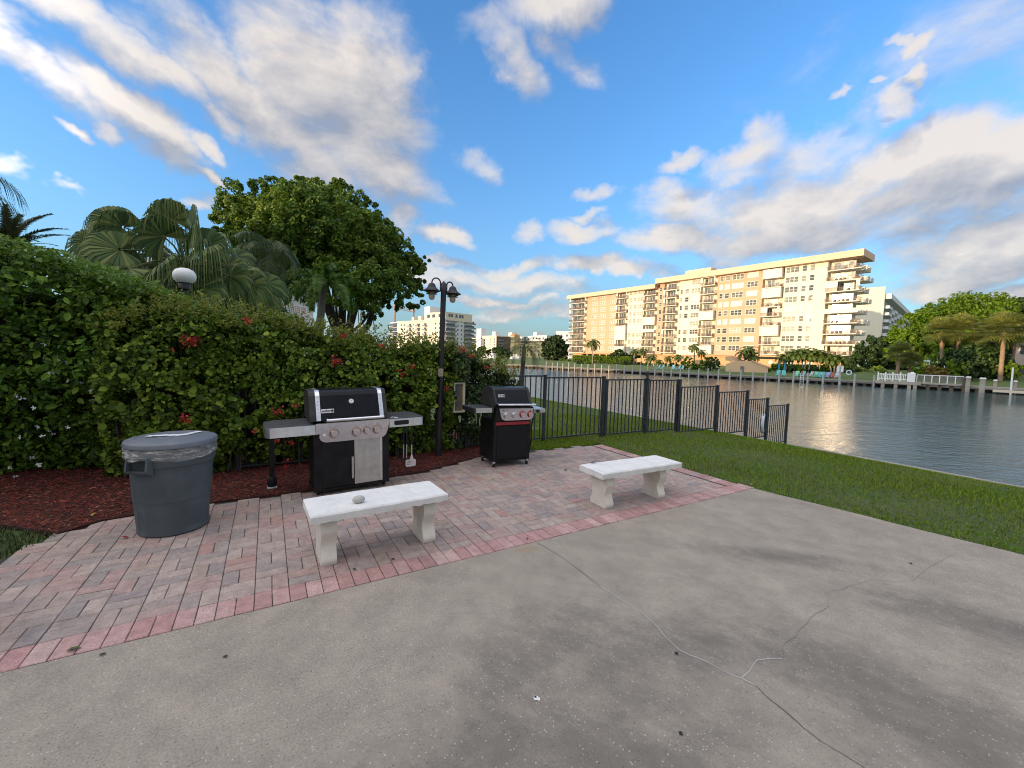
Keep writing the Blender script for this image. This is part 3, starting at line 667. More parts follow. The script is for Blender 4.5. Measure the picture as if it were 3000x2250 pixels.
# side shelves
def shelf(name, x0, x1, roundside, zt=.812, zb=.705, y0=-.045, y1=.50):
    if roundside < 0: T = [(x1,y0),(x1,y1),(x0+.10,y1),(x0+.02,y1-.05),(x0,y1-.12)]+[(x0+.07-.07*math.cos(R(a)), y0+.07-.07*math.sin(R(a))) for a in (0,22,45,68,90)]
    else: T = [(x0,y0),(x0,y1),(x1-.10,y1),(x1-.02,y1-.05),(x1,y1-.12)]+[(x1-.05+.05*math.cos(R(a)), y0+.05-.05*math.sin(R(a))) for a in (0,22,45,68,90)]
    if roundside > 0: T = T[::-1]
    s = MB().prism(T[::-1], zb, zt-.002, 'XY').build(name, steel, GA)
    cx, cy = sum(p[0] for p in T)/len(T), sum(p[1] for p in T)/len(T)
    MB().prism([(cx+(p[0]-cx)*.955, cy+(p[1]-cy)*.955) for p in T[::-1]], zt-.0018, zt+.002, 'XY').build('shelf_top', dark_gray, s)
    return s
shelf('side_shelf', -.868, -.396, -1); sr = shelf('side_shelf', .404, .835, 1, .815, .715)
MB().prism(rounded(.462,.640,.738,.792,.016), -.0485, -.0455, 'XZ').build('display', M('display_glass', (.008,.009,.012), .08), sr)
MB().tube([(.44,.03,.818),(.47,.05,.821),(.50,.03,.819),(.48,-.0,.819),(.52,-.01,.82)], .008, 7).build('spill', M('grease_white', (.6,.6,.58), .5), sr, True)
# hood
HB = [(-.018,.845),(-.005,.90),(.075,1.115),(.098,1.150),(.135,1.168),(.40,1.170),(.455,1.14),(.475,1.06),(.475,.845)]
hood = MB().prism(HB, -.335, .300, 'YZ').build('hood', black_enamel, GA)
HS = [(y+.004*(1 if y > .2 else -1), z+.004) for y, z in HB]
for x0, x1 in ((-.445,-.3795),(.3455,.392)): MB().prism(HB, x0, x1, 'YZ').build('hood_side', black_cast, hood)
for x0, x1 in ((-.3793,-.3352),(.3002,.3453)):
    b = MB().prism(HS, x0, x1, 'YZ').build('hood_trim', steel, hood)
    for t in np.linspace(.12,.9,5): rv = MB(); rv.lathe([(.004,0),(.004,.002),(.0001,.003)], ((x0+x1)/2, -.009+t*.08*.98, .905+t*.215), 10, 'Y', Matrix.Translation((0,-.0,0))); rv.build('rivet', dark_gray, b)
MB().tube([(-.285,-.062,.853),(.335,-.062,.853)], .0165, 16).tube([(-.27,-.06,.853),(-.27,-.005,.868)], .008, 8).tube([(.32,-.06,.853),(.32,-.005,.868)], .008, 8).build('hood_handle', steel, hood, True)
mh = slant(-.005,.90,.075,1.115)
th = MB().lathe([(.027,0),(.027,.008),(.024,.011),(.0001,.011)], (-.005,.150,.001), 28, 'Z', mh).build('thermometer', white_enamel, hood, True)
MB().box(-.0055,-.0035,.148,.165,.0124,.0134, mh).box(-.012,.002,.137,.139,.0124,.0134, mh).build('dial', M('dial_blue', (.12,.22,.4), .5), th)
badge(hood, mh, -.262, .052, .135, .050)
# tools hung under the right shelf
def tool(x, y, L_, head, lab, sway=0):
    t = thing('grill_tool', (1.335+x, 2.04+y, 0), lab, 'grill tool')
    MB().tube([(0,0,.712),(0,0,.70),(.001,-.001,.47)], [.004,.010,.009], 8).build('handle', M('tool_grip', (.012,.012,.013), .4), t, True)
    if head == 'spatula':
        MB().tube([(.001,-.001,.475),(.002,-.004,.34)], [.007,.007], 8).build('shaft', steel, t, True)
        b = MB(); pts = rounded(-.075,.055,.195,.285,.02)
        b.prism(pts, -.009, -.0055, 'XZ'); b.prism([(-.022,.285),(.026,.285),(.010,.345),(-.006,.345)], -.0088, -.0057, 'XZ'); bl = b.build('blade', steel, t)
        sl_ = MB()
        for i in range(4):
            for j in range(3): sl_.prism([(-.062+i*.012+j*.005,.215+j*.019),(-.057+i*.012+j*.005,.215+j*.019),(-.053+i*.012+j*.005,.228+j*.019),(-.058+i*.012+j*.005,.228+j*.019)], -.0096, -.0092, 'XZ')
        sl_.build('slots', badge_blk, bl)
    else:
        MB().tube([(.001,-.001,.475),(0,0,.30)], [.008,.006], 8).build('shaft', steel_dull, t, True)
        MB().box(-.012,.012,-.004,.004,.24,.305).build('head', M('tool_bristle', (.05,.045,.04), .8), t)
tool(.695, .075, .5, 'spatula', 'slotted steel spatula, lowest of the tools hung from the grill shelf')
tool(.640, .10, .45, 'brush', 'black handled tool hanging left of the steel spatula under the shelf')
tool(.610, .13, .45, 'brush', 'black handled tool hanging nearest the grill cabinet, left of the other tools')
# slim post under the left shelf
bp_ = thing('utility_post', (.52,2.53,0), 'slim black post on a white foot under the left shelf of the big grill', 'post')
MB().bar((0,0,.14),(0,0,.70),.055,.05).build('shaft', black_paint, bp_)
MB().lathe([(.035,.025),(.048,.03),(.05,.09),(.042,.125),(.03,.14)], n=18).build('collar', black_paint, bp_, True)
MB().box(-.05,.05,-.045,.045,.012,.03).build('foot', white_enamel, bp_)

GB = thing('gas_grill', (3.53,2.21,0), 'smaller black gas grill with red stripe and four knobs by the iron fence', 'grill')
GB.rotation_euler = (0, R(.6), R(-3.2))
MB().box(-.29,.305,.012,.46,.105,.68).build('cabinet', black_paint, GB)
MB().box(-.285,-.235,-.004,.03,.095,.66).box(.262,.312,-.004,.03,.095,.66).box(-.29,.312,-.002,.47,.085,.105).build('frame', black_paint, GB)
MB().rbox(-.232,.258,-.008,.014,.12,.60,.004).build('door', M('black_door_satin', (.009,.009,.010), .5, spec=.25), GB)
MB().box(-.262,.285,-.014,.012,.612,.655).build('red_strip', M('red_enamel', (.30,.020,.030), .3), GB)
for x, fr in ((-.26,1),(.285,1),(-.26,0),(.285,0)):
    y = .03 if fr else .43
    c = MB().lathe([(.028,-.012),(.032,-.007),(.032,.007),(.028,.012)], (x,y,.032), 18, 'X').build('caster', black_paint, GB, True)
    MB().box(x-.018,x+.018,y-.02,y+.02,.058,.085).box(x-.018,x-.014,y-.012,y+.012,.03,.06).box(x+.014,x+.018,y-.012,y+.012,.03,.06).build('bracket', steel, c)
mp = slant(-.018,.672,-.052,.868)
cb = MB().prism([(-.245,-.02),(.265,-.02),(.35,.06),(.33,.20),(-.265,.20),(-.285,.0)], -.10, -.0135, 'XY', mp).build('control_body', black_paint, GB)
cp = MB().prism([(-.232,.188),(-.190,.062),(-.170,.030),(-.135,.012),(-.110,.006),(.262,.006),(.315,.018),(.338,.045),(.340,.075),(.312,.182)], -.013, 0, 'XY', mp).build('control_panel', steel, GB)
for i, x in enumerate((-.118,.015,.150,.280)): knob(cp, mp, x, .092, .039, steel_dull if i < 2 else M('knob_red_ring', (.42,.07,.06), .35, .5), steel)
text_mesh('panel_print', 'SPIRIT', .020, M('print_blue', (.03,.05,.10), .5), cp, mp @ Vector((-.165,.158,.0008)), mp.to_3x3().to_4x4(), .0003)
HB = [(-.03,.925),(.0,.985),(.075,1.115),(.105,1.142),(.15,1.150),(.36,1.146),(.43,1.11),(.455,1.03),(.455,.87),(-.0,.87)]
hood = MB().prism(HB, -.262, .255, 'YZ').build('hood', M('black_enamel_blue', (.010,.012,.018), .28, spec=.25), GB)
for x0, x1 in ((-.29,-.2625),(.2555,.30)): MB().prism([(y+(.004 if y > .2 else -.004), z+.003) for y, z in HB], x0, x1, 'YZ').build('hood_side', black_cast, hood)
MB().tube([(-.262,-.072,.915),(.345,-.072,.906)], .015, 14).tube([(-.25,-.07,.915),(-.25,-.01,.93)], .009, 8).tube([(.33,-.07,.906),(.33,-.01,.92)], .009, 8).build('hood_handle', steel, hood, True)
mh = slant(.0,.985,.075,1.115)
badge(hood, mh, -.172, .052, .112, .046)
s = MB().box(-.60,-.295,.0,.46,.795,.858).build('side_shelf', M('shelf_black', (.02,.02,.022), .4), GB)
MB().box(-.572,-.330,-.014,-.0005,.800,.864).build('shelf_front', steel_dull, s); MB().box(-.59,-.30,.01,.45,.8585,.862).build('shelf_top', M('shelf_glass', (.10,.11,.125), .15), s)
s = MB().box(.36,.565,.0,.42,.775,.826).build('side_shelf', steel_dull, GB)
MB().box(.355,.56,.01,.41,.8265,.836).build('shelf_top', steel, s)
MB().lathe([(.026,-.04),(.026,-.028),(.018,-.026),(.018,.0)], (.415,0,.803), 18, 'Y').build('knob', badge_blk, s, True)
MB().tube([(.36,.05,.80),(.37,.02,.70),(.345,.03,.58),(.37,.06,.40),(.36,.08,.18)], .011, 8).build('gas_hose', black_paint, GB, True)

# ------------------------------------------------------------------ benches, stone, litter
def bench_mat(name, c, dirt):
    m, nt, b = new_mat(name); g = N(nt, 'ShaderNodeTexCoord').outputs['Object']
    n = noise(nt, 7, 6, .65, g); n2 = noise(nt, 46, 5, .75, g)
    r = ramp(nt, [(.35, tuple(x*.86 for x in c)), (.6, c)]); L(nt, n.outputs['Fac'], r.inputs[0])
    r2 = ramp(nt, [(.60, (0,0,0)), (.70, (1,1,1))]); L(nt, n2.outputs['Fac'], r2.inputs[0])
    L(nt, mix(nt, r.outputs[0], (.30,.29,.26), mth(nt, 'MULTIPLY', r2.outputs[0], dirt)), b.inputs['Base Color'])
    b.inputs['Roughness'].default_value = .75; b.inputs['Specular IOR Level'].default_value = .35
    bp = N(nt, 'ShaderNodeBump'); bp.inputs['Strength'].default_value = .5; bp.inputs['Distance'].default_value = .004
    L(nt, n2.outputs['Fac'], bp.inputs['Height']); L(nt, bp.outputs[0], b.inputs['Normal'])
    return m
def bench(loc, rz, ln, wd, zt, legx, lab, dirt, lip):
    t = thing('concrete_bench', loc, lab, 'bench', 'white concrete benches on the pavers', rz)
    wm = bench_mat('white_bench_paint_%d' % dirt, (.78,.77,.74), .15+.5*dirt)
    lm = bench_mat('cream_bench_leg', (.74,.69,.60), .25)
    # slab: gently uneven rim, subdivided along its length
    mb = MB(); nx = 40; sec = [(-wd/2,-.065),(-wd/2-.004,-.012),(-wd/2+.006,0),(wd/2-.006,0),(wd/2+.004,-.012),(wd/2,-.065)]
    for i in range(nx+1):
        x = -ln/2+ln*i/nx
        for j, (y, z) in enumerate(sec):
            w_ = mnoise.noise(Vector((x*9+loc[0], y*7, z*30)))
            jag = lip*abs(mnoise.noise(Vector((x*23,j*3,loc[0]))))*.022 if j in (0,5) else 0
            mb.v.append((x*(1 if 0 < i < nx else .998), y+w_*.0035, zt+z+w_*.002+jag+(-.004 if i in (0,nx) and j in (2,3) else 0)))
    k = len(sec)
    for i in range(nx):
        for j in range(k): mb.f.append((i*k+j, i*k+(j+1) % k, (i+1)*k+(j+1) % k, (i+1)*k+j))
    mb.f += [tuple(range(k-1,-1,-1)), tuple(nx*k+j for j in range(k))]
    mb.build('seat', wm, t)
    for x in legx:                                # scrolled leg: S-shaped front and back edges
        z1 = zt-.064; pr = []
        for q in np.linspace(0,1,22):
            z = z1*q
            hw = wd*.36*(.80+.22*math.exp(-((q-.75)/.17)**2)-.10*math.exp(-((q-.40)/.14)**2)+.14*math.exp(-((q-.10)/.12)**2))
            if q > .93: hw *= .94
            pr.append((hw, z))
        poly = [(-h, z) for h, z in pr]+[(h, z) for h, z in reversed(pr)]
        MB().prism(poly, x-.055, x+.055, 'YZ').build('leg', lm, t, False)
    return t
bench((1.262,.515,0), R(2.4), 1.066, .425, .43, (-.395,.40), 'chipped white bench carrying a round stone, in front of the big grill', 1, 1.)
bench((4.085,.405,0), R(-2.0), 1.205, .39, .42, (-.43,.365), 'cleaner white bench near the lawn, with one dead leaf on it', 0, .3)
def stone(name, loc, r, mat, lab, cat, seed):
    bm = MB(); n = 20; bm.lathe([(r[0]*math.sin(t), -r[2]*math.cos(t)) for t in np.linspace(.02,math.pi-.02,14)], n=n)
    bm.v = [(x*(1+.08*mnoise.noise(Vector((x*12,y*12,z*12+seed)))), y*r[1]/r[0], z) for x, y, z in bm.v]
    o = bm.build(name, mat, None, True); o.location = loc; return tag(o, lab, cat)
stone('stone', (1.095,.425,.4585), (.048,.036,.029), M('beach_stone', (.50,.45,.38), .7, col2=(.38,.43,.46), nscale=30, bump=.3, bscale=90, bdist=.003), 'smooth round grey stone resting on the chipped bench', 'stone', 3)
LEAFM = {'dark': M('dead_leaf_dark', (.020,.016,.012), .8), 'tan': M('dead_leaf_tan', (.20,.13,.06), .7), 'yellow': M('leaf_yellow', (.30,.24,.05), .6), 'red': M('petal_red', (.32,.02,.02), .5), 'green': M('leaf_fallen_green', (.06,.09,.02), .6)}
def litter(name, x, y, s, c, lab, cat='leaf', z=.004, asp=.45, rot=None):
    V, F = leaf_arrays(np.array([[0,0,.006]]), np.array([[0,0,1.]]), s, aspect=asp, droop=0, jit=.12)
    o = np_mesh(name, V-np.array([0,0,V[:,2].min()]), F, LEAFM[c]); o.location = (x,y,z); o.rotation_euler = (0,0,rot if rot is not None else random.uniform(0,6.28))
    return tag(o, lab, cat)
litter('fallen_leaf', *at(1740,1367)[:2], .085, 'dark', 'black curled leaf on the pavers behind the cleaner bench')
litter('fallen_leaf', *at(1657,1379)[:2], .06, 'dark', 'small black leaf on the pavers left of the cleaner bench')
litter('fallen_leaf', *at(1738,1357,.424)[:2], .075, 'dark', 'dead leaf lying on the seat of the cleaner bench', z=.424)
litter('fallen_petal', *at(366,1578)[:2], .05, 'red', 'red petal on the pavers left of the trash can', 'petal', asp=.8)
litter('fallen_leaf', *at(275,1518)[:2], .07, 'yellow', 'yellow leaf on the mulch left of the trash can', z=.03)
litter('fallen_leaf', *at(215,1905)[:2], .06, 'green', 'green leaf on the pink border pavers at lower left')
litter('fallen_leaf', *at(1151,1640)[:2], .04, 'dark', 'dark leaf on the border pavers in front of the stone bench')
litter('fallen_leaf', *at(1038,1670)[:2], .035, 'dark', 'dark leaf on the border joint below the seat of the chipped bench')
litter('fallen_leaf', *at(1545,1580)[:2], .035, 'dark', 'small dark chip on the concrete right of the chipped bench')
litter('fallen_leaf', *at(660,1926)[:2], .028, 'dark', 'small dark leaf on bare concrete at lower left', asp=.6)
litter('fallen_leaf', *at(300,1920)[:2], .035, 'dark', 'dark leaf on the concrete just below the pink border')
litter('fallen_leaf', *at(2668,1652)[:2], .03, 'dark', 'small dark leaf on the concrete near the lawn edge', asp=.6)
litter('fallen_leaf', *at(1982,1917)[:2], .022, 'dark', 'tiny dark leaf beside the long crack in the concrete', asp=.8)
litter('fallen_leaf', *at(1994,2152)[:2], .02, 'dark', 'tiny dark leaf on the concrete near the bottom of the view', asp=.8)
litter('fallen_leaf', *at(2108,1378)[:2], .07, 'tan', 'tan leaf on the lawn beyond the cleaner bench', z=.03)
litter('fallen_leaf', *at(2200,1422)[:2], .07, 'tan', 'tan leaf where the lawn meets the paver corner', z=.012)

# ------------------------------------------------------------------ lamp post, switch plate, cabinet
lampm = M('lamp_black', (.014,.013,.016), .5, col2=(.022,.018,.022), nscale=12)
LP = thing('lamp_post', (2.775,3.16,0), 'tall black lamp post with two hanging lanterns, rising from the mulch', 'lamp post')
LN = .0176                                       # it leans a little to the right
MB().tube([(0,0,-.02),(LN*1.2,0,1.2),(LN*2.58,0,2.58)], [.047,.044,.041], 12).build('pole', lampm, LP, True)
tz = 2.55; tx = LN*2.6
MB().lathe([(.044,0),(.048,.02),(.047,.08),(.036,.13),(.018,.155),(.008,.163),(.0001,.168)], (tx,0,tz), 16).build('finial', M('cap_bronze', (.03,.033,.045), .35), LP, True)
for sx, sz, off in ((-1,2.655,.185),(1,2.640,.152)):
    cx = tx-.003+sx*off; ax = tx+sx*.050; mid = (cx+ax)/2; rad = abs(cx-ax)/2
    pts = [(ax,0,sz-.09),(ax,0,sz+.0)]+[(mid+sx*-rad*math.cos(R(a)), 0, sz+.02+rad*1.05*math.sin(R(a))) for a in range(0,181,15)]+[(cx,0,sz-.0)]
    arm = MB().tube(pts, .0105, 10).box(min(ax,tx),max(ax,tx),-.02,.02,sz-.10,sz-.085).box(min(ax,tx),max(ax,tx),-.012,.012,sz-.03,sz-.02).build('arm', lampm, LP, True)
    lt = MB().lathe([(.014,.012),(.030,.010),(.050,-.008),(.060,-.040),(.070,-.060),(.105,-.085),(.128,-.105),(.124,-.110),(.06,-.108),(.055,-.100)], (cx,0,sz), 26).build('lantern', lampm, LP, True)
    for k in range(2): MB().lathe([(.05,0),(.088-.004*k,-.008),(.086-.004*k,-.013),(.05,-.006)], (cx,0,sz-.116-.024*k), 24).build('louvre', lampm, lt, True)
    MB().lathe([(.046,-.11),(.047,-.19),(.042,-.215),(.028,-.233),(.0001,-.24)], (cx,0,sz), 22).build('globe', M('globe_frosted', (.40,.34,.24), .25, col2=(.30,.26,.20), nscale=20), lt, True)
pt = MB().box(-.038,.042,-.054,-.049,1.262,1.382).build('switch_plate', M('plate_tan', (.36,.31,.22), .5), LP)
MB().lathe([(.016,-.060),(.016,-.054)], (.004,0,1.325), 18, 'Y').build('socket_ring', M('plate_brown', (.20,.12,.08), .6), pt); MB().lathe([(.010,-.064),(.010,-.060)], (.004,0,1.325), 16, 'Y').build('push_button', white_enamel, pt)
CB = thing('wall_cabinet', (3.13,3.22,0), 'shallow cream framed cabinet with cloudy glass, hung in the hedge beside the lamp post', 'cabinet', rz=R(4))
cream = M('cream_frame', (.62,.57,.43), .55, col2=(.45,.41,.30), nscale=25, lo=.55, hi=.75)
x0, x1, z0, z1 = -.112, .088, .680, 1.160
fr = MB(); o = rounded(x0,x1,z0,z1,.022)
fr.box(x0,x0+.022,-.05,.03,z0,z1).box(x1-.036,x1,-.05,.03,z0,z1).box(x0+.022,x1-.036,-.0498,.03,z1-.026,z1).box(x0+.022,x1-.036,-.0498,.03,z0,z0+.022); fr.build('frame', cream, CB)
MB().box(x1-.050,x1-.0362,-.03,.02,z0+.022,z1-.026).build('inner_rim', M('ochre_rim', (.36,.25,.08), .6), CB)
MB().box(x0+.0221,x1-.0503,.0,.02,z0+.0222,z1-.0262).build('glass_panel', M('cloudy_glass', (.21,.205,.21), .22, col2=(.10,.088,.082), nscale=7, lo=.42, hi=.6), CB)

# ------------------------------------------------------------------ iron fence and gate
iron = M('fence_black', (.022,.024,.030), .45, col2=(.036,.038,.044), nscale=9, bump=.08, bscale=120, bdist=.001)
FP = [(5.01,-.01,1.25),(6.51,-.03,1.22),(7.75,-.07,1.165),(8.89,-.12,1.145),(10.39,-.24,.985),(11.75,-.46,.83),(12.78,-.68,.60),(13.9,-.86,.385)]
def post(root, x, zb, zt, w=.055, name='post'):
    MB().box(x-w/2,x+w/2,-w/2,w/2,zb-.03,zt+.008).box(x-w/2-.003,x+w/2+.003,-w/2-.003,w/2+.003,zt+.0082,zt+.016).build(name, iron, root)
def panel(root, xa, xb, zb, zt, n, name='panel'):
    m = MB(); m.box(xa,xb,-.013,.013,zt-.03,zt-.002).box(xa,xb,-.013,.013,zb+.045,zb+.072)
    for i in range(n):
        x = xa+(xb-xa)*(i+.5)/n; m.box(x-.0085,x+.0085,-.0085,.0085,zb+.0721,zt-.0301)
    m.build(name, iron, root)
f1 = thing('iron_fence', (0,3.5,0), 'black picket fence running from inside the hedge to the left side of the gate', 'fence')
for x, zb, zt in ((.15,0,1.27),(1.75,0,1.27),(3.40,0,1.26),(5.01,-.01,1.25),(6.49,-.03,1.22)): post(f1, x, zb, zt, .06 if x > 6 else .05)
for (xa, xb) in ((.18,1.72),(1.78,3.37)): panel(f1, xa, xb, 0, 1.26, 14)
panel(f1, 3.43, 4.98, 0, 1.258, 13); panel(f1, 5.04, 6.46, -.01, 1.225, 12)
g1 = thing('fence_gate', (0,3.5,0), 'left leaf of the black picket gate, with the tall latch post', 'gate')
post(g1, 7.79, -.07, 1.17, .07, 'latch_post'); MB().box(7.765,7.805,-.02,.02,1.1862,1.34).box(7.75,7.82,-.03,.03,1.28,1.31).build('latch_rod', iron, g1)
panel(g1, 6.56, 7.75, -.05, 1.175, 11); post(g1, 6.57, -.03, 1.15, .045)
MB().box(7.62,7.755,-.05,-.02,.30,.318).box(7.70,7.755,-.055,-.02,.16,.24).build('latch', iron, g1)
g2 = thing('fence_gate', (0,3.5,0), 'right leaf of the black picket gate, between the latch post and the stepped fence', 'gate')
panel(g2, 7.84, 8.84, -.08, 1.155, 10); post(g2, 8.83, -.10, 1.13, .03, 'hinge_stile')
f2 = thing('iron_fence', (0,3.5,0), 'black picket fence stepping down the lawn from the gate to the seawall', 'fence')
for x, zb, zt in FP[3:]: post(f2, x, zb, zt, .07 if x < 9 else .055)
for (a, b, n) in ((3,4,13),(4,5,12),(5,6,9),(6,7,10)):
    xa, xb = FP[a][0]+.04, FP[b][0]-.03; zb = {4:-.16,5:-.33,6:-.56,7:-.80}[b]; panel(f2, xa, xb, zb, FP[b][2]-.0, n)
lr = MB(); rr, rt = .24, .062; n = 28; mm = 10
for i in range(n):
    for j in range(mm):
        a, b = 2*math.pi*i/n, 2*math.pi*j/mm; lr.v.append(((rr+rt*math.cos(b))*math.cos(a), rt*.8*math.sin(b), (rr+rt*math.cos(b))*math.sin(a)))
for i in range(n):
    for j in range(mm): lr.f.append((i*mm+j, ((i+1) % n)*mm+j, ((i+1) % n)*mm+(j+1) % mm, i*mm+(j+1) % mm))
lo_ = lr.build('life_ring', M('life_ring_white', (.62,.68,.74), .5), None, True); lo_.location = (12.76,3.57,-.13); lo_.rotation_euler = (0,0,R(20))
tag(lo_, 'pale blue white life ring hung on the stepped fence near the seawall', 'life ring')
MB().tube([(0,0,.24),(0,-.02,.34)], .01, 6).build('rope', M('rope_grey', (.4,.4,.4), .8), lo_)
# seawall on this side with its concrete cap
sw = thing('seawall', (14.1,3,0), 'pale concrete seawall cap along the edge of the near lawn', 'seawall')
MB().box(-.42,.48,-70,110,-.99,-.905).build('cap', M('cap_concrete', (.34,.31,.27), .85, col2=(.24,.22,.20), nscale=3, bump=.3, bscale=40, bdist=.01), sw)
MB().box(-.30,.36,-70,110,-4,-.9902).build('wall', M('wall_concrete', (.22,.20,.17), .9, col2=(.12,.11,.09), nscale=2), sw)
pk = MB().box(-.10,.10,-.62,.62,0,.045).box(-.10,.10,-.60,-.54,-.03,0).box(-.10,.10,.54,.60,-.03,0).build('plank', M('red_brown_wood', (.22,.07,.045), .7, col2=(.15,.05,.03), nscale=14)); pk.location = (13.95,8.15,-.875)
tag(pk, 'red brown plank lying on the seawall cap beyond the gate', 'plank')
# ------------------------------------------------------------------ hedges
def nz(p, s, seed=0): return mnoise.noise(Vector((p[0]*s+seed, p[1]*s, p[2]*s)))
def hedge_points(n, x0, x1, front, top, depth, clump, seed, shell=.30, gap=0.):
    """points through the outer shell of a clipped hedge: front face, rounded shoulder, top, and the two ends"""
    P, Q = [], []
    while len(P) < n:
        x = random.uniform(x0, x1); T = top(x); D = depth(x)
        per = T+D; t = random.uniform(0, per)
        r = .30
        if t < T: y, z, nn = front(x, t), t, Vector((0,-1,.15))
        else: y, z, nn = front(x, T)+(t-T), T, Vector((0,-.15,1))
        e = max(0, (z-(T-r))/r); f = max(0, 1-(y-front(x, z))/r)   # round the shoulder off
        if e > 0 and f > 0: z -= .12*e*f; y += .12*e*f; nn = Vector((0,-f,e)).normalized()
        k = mnoise.noise(Vector((x*2.1+seed, y*2.1, z*2.1)))+.5*mnoise.noise(Vector((x*5.3+seed, y*5.3, z*5.3)))
        if gap and mnoise.noise(Vector((x*6+seed, y*2, z*6))) > gap: continue
        d = clump*k-abs(random.gauss(0, shell*.5))+random.choice((0,0,0,.03))
        p = Vector((x, y, z))+nn*d
        if p.z < .02: continue
        P.append(p); Q.append(nn+Vector((0,0,.55)))
    return np.array(P), np.array(Q)
def core(root, x0, x1, front, top, depth, inset, mat):  # solid core added to block light, coloured as twigs and inner shade
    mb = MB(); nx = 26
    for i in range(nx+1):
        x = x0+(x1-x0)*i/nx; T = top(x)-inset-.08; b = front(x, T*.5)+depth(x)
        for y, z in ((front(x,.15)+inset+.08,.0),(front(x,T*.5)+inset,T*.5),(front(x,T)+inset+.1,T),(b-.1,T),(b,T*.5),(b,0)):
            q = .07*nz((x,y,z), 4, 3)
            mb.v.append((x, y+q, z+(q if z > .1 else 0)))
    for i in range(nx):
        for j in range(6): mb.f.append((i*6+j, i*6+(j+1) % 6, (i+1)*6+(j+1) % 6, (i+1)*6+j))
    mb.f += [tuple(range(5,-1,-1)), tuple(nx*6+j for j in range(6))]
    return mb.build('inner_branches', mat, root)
twig_shade = M('hedge_inside', (.012,.012,.006), .95, col2=(.022,.018,.010), nscale=18)  # twig brown darkened with the shade inside a hedge
bark_dark = M('bark_dark', (.045,.035,.028), .9, col2=(.08,.066,.052), nscale=14, bump=.6, bscale=30, bdist=.03)
fA = lambda x, z: 3.86-.34*math.sin(min(1, z/2.3)*math.pi*.62)+.38*max(0, 1.15-z)-.17*(x+1.2)
tA = lambda x: float(np.interp(x, [-5,-2.6,-1.93,-1.28,-.7,-.33,.2,.8], [2.80,2.74,2.62,2.44,2.26,2.06,1.90,1.6]))
HA = thing('hedge', (-1.8,4.3,0), 'tall dark glossy hedge with white star flowers, left of the shorter red flowered hedge', 'hedge')
sub = lambda a, o: np.asarray(a)-np.array(o)
P, Q = hedge_points(44000, -5.0, .75, fA, tA, lambda x: 1.3, .21, 11, .38, gap=.34)
hl = leaf_mat('hedge_leaf_dark', [(.008,.024,.004),(.022,.060,.008),(.050,.125,.013),(.085,.185,.018),(.14,.26,.026),(.23,.36,.045)], .5, .28, .22, (1.4, (.12,.20,.02), .45))
leaves('foliage', sub(P, HA.location), Q, np.minimum(.12, .035+rng.gamma(2.4,.015,len(P))), hl, HA, aspect=.5)
cA = core(HA, -5.0, .7, fA, tA, lambda x: 1.3, .34, twig_shade)
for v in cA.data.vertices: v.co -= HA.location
# new pale shoots along its crest
P = []; Q = []
for i in range(3600):
    x = random.uniform(-4.5,.7); y = fA(x,2.2)+random.uniform(-.05,.9); z = tA(x)+.10*nz((x,y,0),3,4)+random.uniform(-.05,.13); P.append((x,y,z)); Q.append((random.gauss(0,.4),-.4,1))
leaves('new_shoots', sub(P, HA.location), np.array(Q), rng.uniform(.05,.085,len(P)), leaf_mat('hedge_shoot_leaf', [(.07,.15,.015),(.12,.22,.025),(.17,.26,.035)], .4, .35), HA, aspect=.48)
star = M('star_petal_white', (.66,.70,.70), .5)
for px, py in ((130,1008),(48,1160),(65,1167),(165,1045),(175,1055),(195,1062),(130,1050),(243,1012),(263,1022),(238,1120),(268,1145),(300,1060),(315,1078),(303,1168),(310,1182),(200,1115),(150,1090),(110,1250),(145,1262),(125,1278),(92,1340),(110,1360),(155,1270),(198,1252),(60,1280),(30,1370),(45,1395),(115,1362),(270,1175),(100,1195)):
    c = aty(px, py, fA(-1.9, 1.3)-.10); f = MB(); rr = random.uniform(.018,.030); u = Matrix.Rotation(random.gauss(0,.5),3,'X') @ Matrix.Rotation(random.gauss(0,.5),3,'Z')
    for k in range(5):
        a = 2*math.pi*k/5+random.random(); d = u @ Vector((math.cos(a),-.25,math.sin(a))); s_ = u @ Vector((-math.sin(a),0,math.cos(a)))
        q = Vector(c)-HA.location
        f.add([q, q+d*rr*.6+s_*rr*.22, q+d*rr*1.25, q+d*rr*.6-s_*rr*.22], [(0,1,2,3)])
    f.build('blossom', star, HA)
fB = lambda x, z: 3.30-.20*math.sin(min(1, z/1.7)*math.pi*.7)+.05*math.sin(x*2.3)+.20*max(0, .95-z)+.55*max(0,-.55-x)
tB = lambda x: float(np.interp(x, [-1.3,-1.05,-.6,-.1,.5,1.44,2.2,2.75,3.3,3.75,4.1,4.4], [1.75,1.88,2.02,2.06,1.98,1.82,1.72,1.70,1.68,1.50,1.30,1.02]))
HB_ = thing('hedge', (1.2,3.5,0), 'shorter yellow green hedge with red blossoms, growing over the fence behind the grills', 'hedge')
def clear(P, Q):                                 # nothing grows through the lamp post or across the cabinet
    k = ~((P[:,0] > 3.0) & (P[:,0] < 3.24) & (P[:,1] < 3.32) & (P[:,2] > .66) & (P[:,2] < 1.18)) & ~((abs(P[:,0]-2.79) < .07) & (P[:,1] < 3.25))
    return P[k], Q[k]
P, Q = hedge_points(36000, -1.2, 3.15, fB, tB, lambda x: .8, .20, 5, .36, gap=.30)
hb = leaf_mat('hedge_leaf_olive', [(.010,.022,.004),(.030,.062,.008),(.068,.130,.013),(.115,.20,.018),(.19,.285,.026),(.32,.40,.05)], .5, .28, .22, (1.9, (.15,.24,.022), .5))
P, Q = clear(P, Q)
leaves('foliage', sub(P, HB_.location), Q, np.minimum(.10, .022+rng.gamma(2.2,.0125,len(P))), hb, HB_, aspect=.8)
